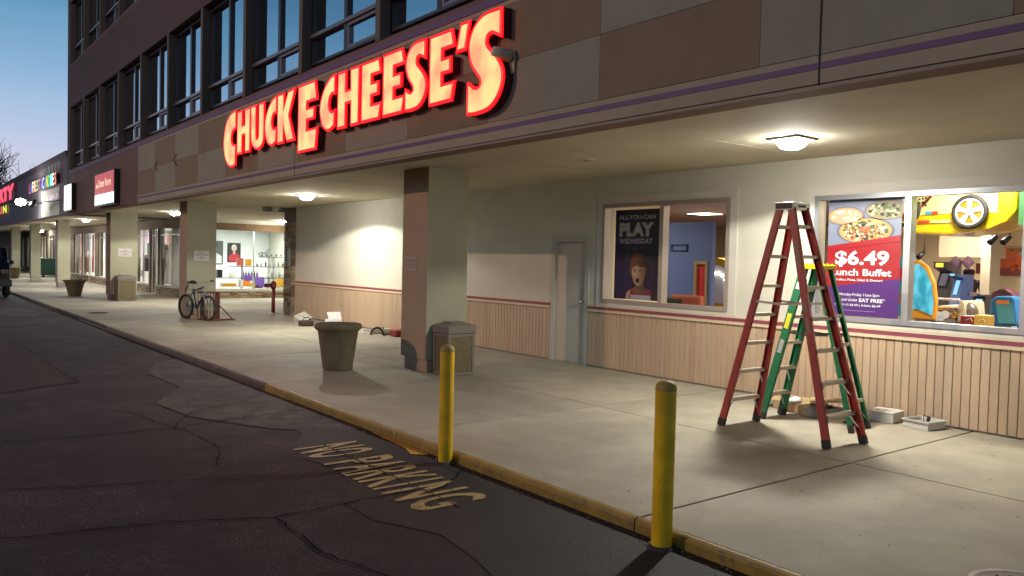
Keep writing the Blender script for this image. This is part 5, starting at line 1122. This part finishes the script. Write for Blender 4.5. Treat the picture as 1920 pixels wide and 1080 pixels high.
g = MB(); g.flat([zz(*q, 10.29) for q in ((1700, 512), (1703, 494), (1714, 493), (1708, 512))], (10.28, 0, 0), (0, -1, 0), (0, 0, 1)); g.build('light_patch', emit('aqua_lit', (.4, 1, .9), 1.3), lm)
# coloured machine seen in the gap between poster and mullion
a = at(1684, 592, 0, 11.0); b = at(1697, 480, 0, 11.0); m_ = thing('striped_game_machine', (11, a.y, 0), 'blue and red game machine seen in the gap beside the buffet poster', 'game machine')
hz = (b.z-a.z)/5
for k, (c, nm) in enumerate((((.05, .3, .5), 'base'), ((.4, .15, .12), 'middle'), ((.03, .3, .45), 'middle'), ((.55, .03, .05), 'middle'), ((.05, .38, .6), 'top'))): box(nm, mat('striped_%d' % k, c, .5), m_, 11, 11.3, b.y, a.y+.4, a.z+k*hz+.001, a.z+(k+1)*hz)
# white toy jeep ride
jp = thing('toy_jeep_ride', (10.6, 4, 0), 'cream coin operated jeep ride with round lamps behind the right window', 'ride'); cream_t = mat('jeep_cream', (.60, .54, .38), .3)
g = MB(); g.prism([zz(*q, 10.6) for q in ((1752, 604), (1752, 578), (1762, 572), (1795, 574), (1800, 562), (1808, 566), (1812, 604))], (10.6, 0, 0), (0, -1, 0), (0, 0, 1), (.6, 0, 0)); g.build('body', cream_t, jp, .03)
g = MB(); p0 = at(1755, 560, 0, 10.65); p1 = at(1800, 563, 0, 10.65); g.path([at(1757, 573, 0, 10.65), p0, p1, at(1808, 575, 0, 10.65)], .018, 8); g.build('windscreen_frame', alu, jp)
for (u, v, r) in ((1757, 592, .06), (1766, 596, .04), (1773, 590, .05)): p = at(u, v, 0, 10.58); g = MB(); g.tube((p.x, p.y, p.z), (p.x-.03, p.y, p.z), r, n=16); g.build('headlight', emit('lamp_soft', (.8, .85, .8), .3, (.4, .4, .4)), jp)
g = MB(); p = at(1813, 582, 0, 10.75); g.lathe([(.13, -.25), (.13, 0), (.10, .07), (.04, .10), (.001, .105)], p, 20); g.build('seat_pod', mat('pod_grey', (.12, .10, .085), .35), jp)
rs = random.Random(77)
g = MB()
for k in range(22):
    p = at(rs.uniform(1758, 1800), rs.uniform(577, 600), 0, 10.585); r = rs.uniform(.008, .02); g.mi = k % 3; g.tube((p.x, p.y, p.z), (p.x-.012, p.y, p.z), r, n=8)
for k in range(5): a_ = at(1758, 578+k*4.5, 0, 10.59); b_ = at(1796, 579+k*4.5, 0, 10.59); g.mi = 1; g.beam(a_, b_, .012, .008)
g.build('grille_and_lamps', [alu, black, mat('amber_lens', (.7, .3, .02), .2)], jp)
# arcade cabinets with screens
def arcade(u0, u1, vtop, vscr0, vscr1, x, scr, marquee, label, body_c=(.03, .03, .035)):
    a = at(u0, 560, 0, x); b = at(u1, vtop, 0, x); t = thing('arcade_cabinet', (x, (a.y+b.y)/2, 0), label, 'arcade cabinet', 'arcade cabinets in the restaurant')
    y0, y1 = b.y, a.y; zt = b.z; zs0 = at(u0, vscr1, 0, x).z; zs1 = at(u0, vscr0, 0, x).z
    g = MB(); g.prism([(0, .02), (0, .8), (.12, zs0-.05), (.25, zs1+.02), (.02, zs1+.08), (.02, zt), (.6, zt), (.6, .02)], (x, y1, 0), (1, 0, 0), (0, 0, 1), (0, y0-y1, 0)); g.build('body', mat('cab_%.2f' % body_c[2], body_c, .4), t)
    e = .04; i = (y0+e, y1-e); g = MB(); k = g.add([(x+.115, i[0], zs0), (x+.115, i[1], zs0), (x+.235, i[1], zs1), (x+.235, i[0], zs1)]); g.face((k, k+3, k+2, k+1)); g.build('screen', scr, t)
    box('marquee', marquee, t, x, x+.019, y0+e, y1-e, zs1+.1, zt-.02)
    box('control_panel', mat('panel_grey', (.12, .12, .13), .5), t, x-.08, x-.001, y0, y1, .78, .84)
scr_g = emit('screen_grey', (.10, .10, .13), 1); scr_b = emit('screen_blue', (.25, .65, 1.0), 1.1); mq_y = emit('marquee_yellow', (.9, .85, .05), 1.3); mq_k = emit('marquee_dim', (.2, .12, .1), .6)
arcade(1747, 1773, 491, 512, 535, 13.5, scr_g, mq_y, 'black arcade cabinet with a yellow marquee'); arcade(1774, 1794, 515, 525, 552, 12.8, scr_b, scr_b, 'arcade cabinet with a bright blue screen', (.05, .1, .3))
arcade(1812, 1836, 553, 560, 572, 12.6, scr_b, mq_k, 'low dark arcade cabinet with a small bright screen')
# blue sloped ride at the right
rd = thing('blue_racing_ride', (11, 3, 0), 'blue sloped racing ride at the right end of the window', 'ride')
g = MB(); g.prism([zz(*q, 11.0) for q in ((1853, 612), (1856, 562), (1866, 555), (1900, 556), (1906, 612))], (11, 0, 0), (0, -1, 0), (0, 0, 1), (.6, 0, 0)); g.build('body', mat('ride_blue', (.02, .16, .42), .35), rd, .03)
g = MB(); g.flat([zz(*q, 10.98) for q in ((1866, 566), (1898, 568), (1903, 607), (1872, 606))], (10.985, 0, 0), (0, -1, 0), (0, 0, 1)); g.build('front_panel', mat('ride_teal', (.08, .36, .46), .4), rd)
g = MB(); g.prism([zz(*q, 11.3) for q in ((1858, 560), (1862, 547), (1874, 541), (1888, 541), (1899, 548), (1903, 560))], (11.25, 0, 0), (0, -1, 0), (0, 0, 1), (.25, 0, 0)); g.build('hood', mat('ride_hood', (.09, .02, .03), .4), rd, .03); box('badge', mat('decal_orange', (.7, .25, .05), .5), rd, 10.975, 10.984, at(1893, 560, 0, 11).y, at(1870, 560, 0, 11).y, at(1880, 570, 0, 11).z, at(1880, 563, 0, 11).z)
# column, wall picture, ducts
a = at(1842, 420, 0, 14.5); b = at(1860, 420, 0, 14.5); tag(box('interior_column', mat('column_beige', (.42, .36, .27), .7), None, 14.5, 14.9, b.y, a.y, .01, 2.85), 'square beige column inside the restaurant behind the right window', 'column')
a = at(1862, 515, 0, 17.5); b = at(1915, 464, 0, 17.5); pic = thing('wall_picture', (17.5, a.y, a.z), 'large framed flower picture on the wall at the right of the window', 'picture')
box('canvas', mat('pic_bg', (.50, .36, .26), .7), pic, 17.45, 17.5, b.y-.3, a.y, a.z, b.z+.03)
g = MB()
for (fu, fv, fs_) in ((1892, 484, .24), (1882, 492, .15), (1903, 495, .17)):
    c1 = at(fu, fv, 0, 17.44)
    for k in range(7): q = k*2*pi/7; g.flat([(fs_*cos(q+s_)*r_, fs_*sin(q+s_)*r_*.8) for s_, r_ in ((0, .05), (-.38, .6), (-.25, .95), (0, 1.1), (.25, .95), (.38, .6))], (17.44-.001*k, c1.y, c1.z), (0, -1, 0), (0, 0, 1))
g.build('flower', mat('flower_red', (.70, .14, .05), .6), pic); c1 = at(1880, 505, 0, 17.44)
g = MB(); g.flat([(-.5, -.1), (.9, -.12), (.9, .08), (.4, .16), (0, .05), (-.5, .12)], (17.443, c1.y, c1.z), (0, -1, 0), (0, 0, 1)); g.build('petals', mat('leaf_dark', (.3, .08, .08), .6), pic)
g = MB(); g.flat([(-.6, 0), (.7, 0), (.7, .12), (.1, .06), (-.6, .12)], (17.443, at(1890, 467, 0, 17.44).y, at(1890, 467, 0, 17.44).z-.05), (0, -1, 0), (0, 0, 1)); g.flat([(0, 0), (.35, .05), (.4, .22), (.12, .2)], (17.441, at(1900, 498, 0, 17.44).y, at(1900, 498, 0, 17.44).z), (0, -1, 0), (0, 0, 1)); g.build('leaves', mat('leaf_olive', (.12, .2, .05), .6), pic)
box('interior_wall_stub', cream_i, None, 17.51, 17.7, -6, at(1858, 500, 0, 17.5).y, .01, 2.85, kind='structure')
for (u0, u1, v0, v1, x, nm) in ((1760, 1845, 430, 482, 15.5, 'bulkhead'),):
    a = at(u0, v1, 0, x); b = at(u1, v0, 0, x); tag(box(nm, mat('bulkhead_beige', (.50, .42, .30), .7), None, x, x+1, b.y, a.y, a.z, 2.849), 'beige boxed bulkhead hanging below the restaurant ceiling', 'bulkhead')
# track spots and hanging star
for (u, v, x, lb) in ((1868, 444, 14, 'left of two track spotlights near the picture'), (1893, 444, 14, 'right of two track spotlights near the picture'), (1733, 473, 15, 'small track spotlight above the cabinets')):
    p = at(u, v, 0, x); t = thing('track_spotlight', p, lb, 'light', 'track spotlights'); g = MB(); g.tube(p, p+Vector((-.12, .05, -.1)), .04, .05, 10); g.build('head', black, t); g = MB(); g.tube(p, p+Vector((0, 0, .25)), .012, n=6); g.build('stem', black, t)
p = at(1803, 492, 0, 13.2); g = MB()
for q in (-.09, .09): g.lathe([(.001, -.11), (.10, 0), (.001, .11)], (p.x, p.y+q, p.z), 5)
tag(g.build('hanging_star', mat('star_mauve', (.25, .14, .22), .5), None, org=tuple(p)), 'mauve faceted double star hanging in the restaurant', 'decoration')
# red and yellow low prize counter
a = at(1800, 604, 0, 10.2); b = at(1852, 595, 0, 10.2); pr = thing('prize_box', (10.2, a.y, 0), 'low red box with white marks and a gold strip at the window bottom', 'box'); box('body', redpaint, pr, 10.2, 10.4, (a.y+b.y)/2, a.y, a.z-.3, b.z, .01); g = MB()
for k in range(2): y_ = a.y-.07-k*.14; g.beam((10.197, y_, b.z-.05), (10.197, y_-.05, b.z-.02), .012, .003); g.beam((10.197, y_-.05, b.z-.02), (10.197, y_-.07, b.z-.06), .012, .003)
g.build('white_mark', white, pr)
box('gold_end', mat('gold_end', (.5, .3, .05), .5), pr, 10.2, 10.4, b.y, (a.y+b.y)/2-.001, a.z-.3, b.z+.02, .01)
rs = random.Random(44)
for k in range(9):  # small lights added at random to brighten and fill the hall
    y = rs.uniform(-2, 4.6); x = rs.uniform(14.5, 19.5); t = thing('spot_downlight', (x, y, 2.85), '%s small round downlight in the restaurant ceiling' % ['nearest', 'second', 'third', 'fourth', 'fifth', 'sixth', 'seventh', 'eighth', 'farthest'][k], 'light', 'small ceiling downlights'); MB().lathe([(.09, -.001), (.08, -.02)], (x, y, 2.85), 12).build('ring', white, t); MB().lathe([(.078, -.012), (.001, -.014)], (x, y, 2.85), 12).build('glow', emit('dl_glow', (1, .9, .7), 12), t)
for k, (u, v, x, c, w_, h_) in enumerate(((1768, 540, 14.8, (.35, .05, .04), .5, 1.3), (1790, 548, 16.0, (.05, .12, .3), .6, 1.2), (1826, 552, 15.0, (.30, .25, .12), .5, 1.1), (1840, 560, 13.2, (.06, .05, .05), .45, 1.0), (1802, 560, 14.0, (.2, .03, .05), .5, .9), (1870, 548, 15.5, (.28, .22, .16), 1.2, .9), (1890, 552, 14.0, (.04, .04, .05), .5, 1.15))):
    p = at(u, v, 0, x); t = thing('game_machine', (x, p.y, 0), '%s game machine in the cluttered hall behind the right window' % ['dark red', 'navy', 'tan', 'small black', 'crimson', 'wide beige', 'tall black'][k], 'game machine', 'games in the hall')
    box('cabinet', mat('gm_%d' % k, c, .4), t, x, x+.6, p.y-w_/2, p.y+w_/2, .011, h_, .03); box('screen', emit('gm_s%d' % (k % 3), ((.5, .6, .8), (.8, .5, .2), (.2, .7, .4))[k % 3], .9), t, x-.012, x-.001, p.y-w_*.3, p.y+w_*.3, h_*.62, h_*.85); box('deck', mat('gm_deck', (.15, .14, .14), .4), t, x-.2, x-.001, p.y-w_*.42, p.y+w_*.42, h_*.48, h_*.54)
# person standing far inside
def person(p, face):
    me = bpy.data.meshes.new('person'); H_ = 1.70
    J = {'pel': (0, 0, .95), 'chest': (0, 0, 1.30), 'neck': (0, 0, 1.46), 'head': (0, .01, 1.60), 'shL': (-.18, 0, 1.40), 'elL': (-.24, .04, 1.14), 'haL': (-.18, .22, 1.04), 'shR': (.18, 0, 1.40), 'elR': (.25, .03, 1.14), 'haR': (.22, .18, .98), 'hiL': (-.09, 0, .90), 'knL': (-.10, .03, .50), 'anL': (-.11, 0, .08), 'toL': (-.12, .12, .04), 'hiR': (.09, 0, .90), 'knR': (.10, .02, .50), 'anR': (.12, 0, .08), 'toR': (.13, .12, .04)}
    E = [('pel', 'chest'), ('chest', 'neck'), ('neck', 'head'), ('chest', 'shL'), ('shL', 'elL'), ('elL', 'haL'), ('chest', 'shR'), ('shR', 'elR'), ('elR', 'haR'), ('pel', 'hiL'), ('hiL', 'knL'), ('knL', 'anL'), ('anL', 'toL'), ('pel', 'hiR'), ('hiR', 'knR'), ('knR', 'anR'), ('anR', 'toR')]
    rr = {'pel': .14, 'chest': .15, 'neck': .05, 'head': .10, 'shL': .06, 'shR': .06, 'elL': .042, 'elR': .042, 'haL': .032, 'haR': .032, 'hiL': .09, 'hiR': .09, 'knL': .058, 'knR': .058, 'anL': .04, 'anR': .04, 'toL': .035, 'toR': .035}
    ks = list(J); me.from_pydata([J[k] for k in ks], [(ks.index(a), ks.index(b)) for a, b in E], []); o = bpy.data.objects.new('person', me); C.objects.link(o)
    o.modifiers.new('skin', 'SKIN'); sv = me.skin_vertices[0].data
    for k, v in zip(ks, sv): v.radius = (rr[k], rr[k]); v.use_root = k == 'pel'
    s_ = o.modifiers.new('sub', 'SUBSURF'); s_.levels = 1; s_.render_levels = 1
    me.materials.append(mat('dark_clothes', (.04, .035, .04), .8)); o.location = p; o.rotation_euler = (0, 0, face)
    tag(o, 'person in dark clothes standing at a counter deep inside the restaurant', 'person')
    g = MB(); g.lathe([(.001, 1.69), (.09, 1.66), (.112, 1.61), (.10, 1.56), (.085, 1.55)], (0, -.005, 0), 14); h_ = g.build('hair', mat('hair_dark', (.02, .015, .01), .8)); h_.parent = o
    g = MB(); g.lathe([(.085, 1.51), (.097, 1.56), (.095, 1.60), (.08, 1.64)], (0, .014, 0), 14); h_ = g.build('face', mat('skin_tone', (.35, .2, .13), .6)); h_.parent = o
pp = at(1816, 533, 0, 17.0); person((17.0, pp.y, .01), radians(-80))
a = at(1806, 560, 0, 16.2); tag(box('counter', mat('counter_dark', (.12, .08, .06), .6), None, 16.0, 16.5, a.y-1.2, a.y+.8, .011, .98), 'dark serving counter in front of the person', 'counter')

# ================================================================== POSTERS IN THE WINDOWS
XP = XW+.05
def P2(u, v): q = at(u, v, 0, XP); return q
# buffet poster
a = P2(1548, 590); b = P2(1686, 366); y1, y0, z0, z1 = 5.19, 4.325, 1.085, 2.42
pb = thing('poster', (XP, y1, z0), 'red and purple buffet poster with pizzas in the right window', 'poster'); pw, ph = y1-y0, z1-z0
OX, OZ = STR; N_ = Vector((-1, 0, 0))
def PF(lv): return Vector((XP, y1, z0))+N_*(.0012*lv)
MB().box(XP, XP+.002, y0, y1, z0, z1).build('sheet', mat('print_white', (.165, .185, .25), .5), pb)
def pf(nm, poly, lv, m, parent=None): g = MB(); g.flat(poly, PF(lv), OX*pw, OZ*ph); return g.build(nm, m, parent or pb)
pf('red_field', [(0, .24), (1, .33), (1, .69), (0, .60)], 1, mat('print_red', (.27, .009, .014), .45)); pf('purple_field', [(0, 0), (1, 0), (1, .33), (0, .24)], 1, mat('print_purple', (.07, .018, .15), .45))
def pizza(cx, cy, rx, ry, crust, top, dots, seed, ndots):
    rs = random.Random(seed); E_ = lambda k, q=28: [(cx+rx*k*cos(2*pi*i/q), cy+ry*k*sin(2*pi*i/q)) for i in range(q)]
    clip = lambda poly: [(min(1, max(0, x)), min(1, max(0, y))) for x, y in poly]
    pf('plate', clip(E_(1.1)), 2, mat('plate_grey', (.10, .11, .15), .4)); pf('crust', clip(E_(1)), 3, mat('crust%s' % (crust,), crust, .6)); pf('topping', clip(E_(.88)), 4, mat('top%s' % (top,), top, .6))
    g = MB()
    for k in range(ndots):
        r_ = sqrt(rs.random())*.82; q = rs.random()*2*pi; x, y = cx+rx*r_*cos(q), cy+ry*r_*sin(q); s_ = rs.uniform(.012, .032)
        if 0.02 < x < .98 and .02 < y < .985: g.mi = rs.randrange(len(dots)); g.flat([(x+s_*cos(j*pi/3), y+s_*.5*sin(j*pi/3)) for j in range(6)], PF(4.5+k*.002), OX*pw, OZ*ph)
    g.build('toppings_print', dots, pb)
dm = [mat('dot_%d' % k, c, .6) for k, c in enumerate(((.45, .08, .03), (.42, .34, .2), (.02, .015, .01), (.07, .10, .03), (.5, .22, .06), (.48, .44, .36)))]
pizza(.24, .86, .25, .075, (.30, .17, .08), (.34, .23, .15), [dm[1], dm[5]], 1, 26); pizza(.80, .90, .27, .075, (.25, .18, .08), (.17, .16, .09), [dm[3], dm[2], dm[1]], 2, 60); pizza(.52, .73, .36, .105, (.42, .23, .08), (.42, .26, .11), dm, 3, 260)
pf('red_field_top', [(0, .56), (1, .64), (1, .69), (0, .60)], 6, MATS['print_red'])
pw_ = mat('print_lettering', (.74, .74, .76), .5)
def pt(s_, x0, x1, yb, yt, bold=.02, lv=7, m=None): text('lettering', s_, PF(lv)+OX*pw*x0+OZ*ph*yb, OX, OZ, m or pw_, pb, pw*(x1-x0), ph*(yt-yb), bold)
pt('$6.49', .12, .86, .42, .56, .028); pt('Lunch Buffet', .07, .90, .345, .405, .02); pt('Endless Pizza, Salad & Dessert', .13, .79, .297, .32, .012); pt('Monday-Friday 11am-2pm', .20, .75, .165, .195, .012); pt('2 and Under', .19, .46, .125, .15, .012); pt('EAT FREE*', .48, .83, .122, .155, .03); pt('Kids 3-10 $4.49 | Adults $6.49', .14, .77, .078, .103, .012)
pf('fine_print', [(.25, .042), (.7, .042), (.7, .047), (.25, .047)], 7, mat('print_faint', (.3, .22, .4), .6))
# child poster
y1, y0, z0, z1 = 8.70, 7.80, 1.09, 2.43
pb = thing('poster', (XP, y1, z0), 'dark purple poster with a surprised child in the left window', 'poster'); pw, ph = y1-y0, z1-z0
MB().box(XP, XP+.002, y0, y1, z0, z1).build('sheet', mat('print_night', (.010, .005, .022), .4), pb)
pf('purple_glow', [(0, 0), (1, 0), (1, .35), (.6, .5), (0, .42)], 1, mat('print_violet', (.018, .008, .05), .4))
gy = mat('print_grey', (.34, .38, .34), .5); pt('ALL-YOU-CAN', .08, .90, .89, .94, .03, 7, gy); pt('PLAY', .10, .87, .70, .855, .06, 7, gy); pt('WEDNESDAY', .10, .85, .62, .68, .035, 7, mat('print_grey2', (.34, .30, .42), .5)); pt('All day long', .25, .72, .56, .585, .01, 7, mat('print_dim', (.07, .06, .11), .5))
def photo_print(name, ca, cb, ua, ub, tint=.25, sc_=30):
    "printed photograph: tones run across the sheet from u = ua to u = ub with mottling"
    m = mat(name, ca, .5); N = m.node_tree.nodes; L = m.node_tree.links; g = N.new('ShaderNodeNewGeometry'); sp = N.new('ShaderNodeSeparateXYZ'); L.new(g.outputs['Position'], sp.inputs[0])
    t = N.new('ShaderNodeTexNoise'); t.inputs['Scale'].default_value = sc_; t.inputs['Detail'].default_value = 4; L.new(g.outputs['Position'], t.inputs['Vector'])
    mr = N.new('ShaderNodeMapRange'); mr.interpolation_type = 'SMOOTHSTEP'; L.new(sp.outputs[1], mr.inputs[0]); mr.inputs[1].default_value = y1-pw*ua; mr.inputs[2].default_value = y1-pw*ub
    ad = N.new('ShaderNodeMath'); ad.operation = 'MULTIPLY_ADD'; L.new(t.outputs[0], ad.inputs[0]); ad.inputs[1].default_value = tint; L.new(mr.outputs[0], ad.inputs[2])
    sb = N.new('ShaderNodeMath'); sb.operation = 'SUBTRACT'; sb.use_clamp = True; L.new(ad.outputs[0], sb.inputs[0]); sb.inputs[1].default_value = tint/2
    mx = N.new('ShaderNodeMix'); mx.data_type = 'RGBA'; L.new(sb.outputs[0], mx.inputs[0]); mx.inputs[6].default_value = (*ca, 1); mx.inputs[7].default_value = (*cb, 1); L.new(mx.outputs[2], m.node_tree.nodes['Principled BSDF'].inputs['Base Color']); return m
sk = photo_print('print_skin', (.42, .27, .17), (.10, .035, .018), .45, .75); sk2 = photo_print('print_neck', (.22, .11, .06), (.05, .018, .012), .3, .9); hr = photo_print('print_hair', (.13, .045, .015), (.012, .005, .006), .40, .76, .7, 60)
pf('shoulders', [(.27, 0), (.30, .08), (.42, .125), (.5, .15), (.66, .15), (.74, .125), (.88, .10), (.95, 0)], 2, sk2); pf('shoulder_lit', [(.27, 0), (.30, .08), (.40, .12), (.40, 0)], 3, sk)
pf('shirt', [(.36, 0), (.38, .11), (.43, .12), (.47, .08), (.60, .065), (.72, .08), (.77, .12), (.82, .11), (.85, 0)], 4, mat('print_crimson', (.24, .015, .03), .5)); pf('shirt_front', [(.38, 0), (.39, .055), (.83, .055), (.84, 0)], 5, mat('print_pale', (.33, .33, .40), .5))
pf('hair', [(.35, .30), (.37, .42), (.44, .50), (.58, .52), (.72, .48), (.80, .38), (.80, .26), (.72, .20), (.42, .24)], 3, hr)
pf('neck', [(.50, .13), (.50, .20), (.68, .22), (.68, .13)], 4, sk2)
pf('face', [(.41, .36), (.41, .28), (.45, .20), (.52, .155), (.60, .16), (.68, .21), (.72, .30), (.72, .38), (.60, .42), (.48, .41)], 5, sk); pf('cheek', [(.43, .27), (.46, .21), (.50, .19), (.49, .25)], 6, photo_print('print_cheek', (.36, .17, .10), (.3, .15, .09), .4, .6))
pf('fringe', [(.38, .33), (.39, .43), (.5, .48), (.62, .48), (.74, .42), (.75, .33), (.70, .37), (.60, .36), (.52, .38), (.44, .36)], 7, hr)
for x in (.475, .60): pf('eye', [(x+.024*cos(q*pi/5), .325+.011*sin(q*pi/5)) for q in range(10)], 8, mat('print_eye', (.03, .015, .012), .5))
pf('nose', [(.54, .268), (.535, .262), (.575, .262), (.57, .268)], 8, mat('print_nose', (.10, .04, .025), .5)); pf('mouth', [(.545+.04*cos(q*pi/6), .215+.028*sin(q*pi/6)) for q in range(12)], 8, mat('print_mouth', (.03, .005, .005), .5))
for o in bpy.data.objects:
    if o.name.startswith('coffee_stain'): o.name = 'stain'
strip_org()
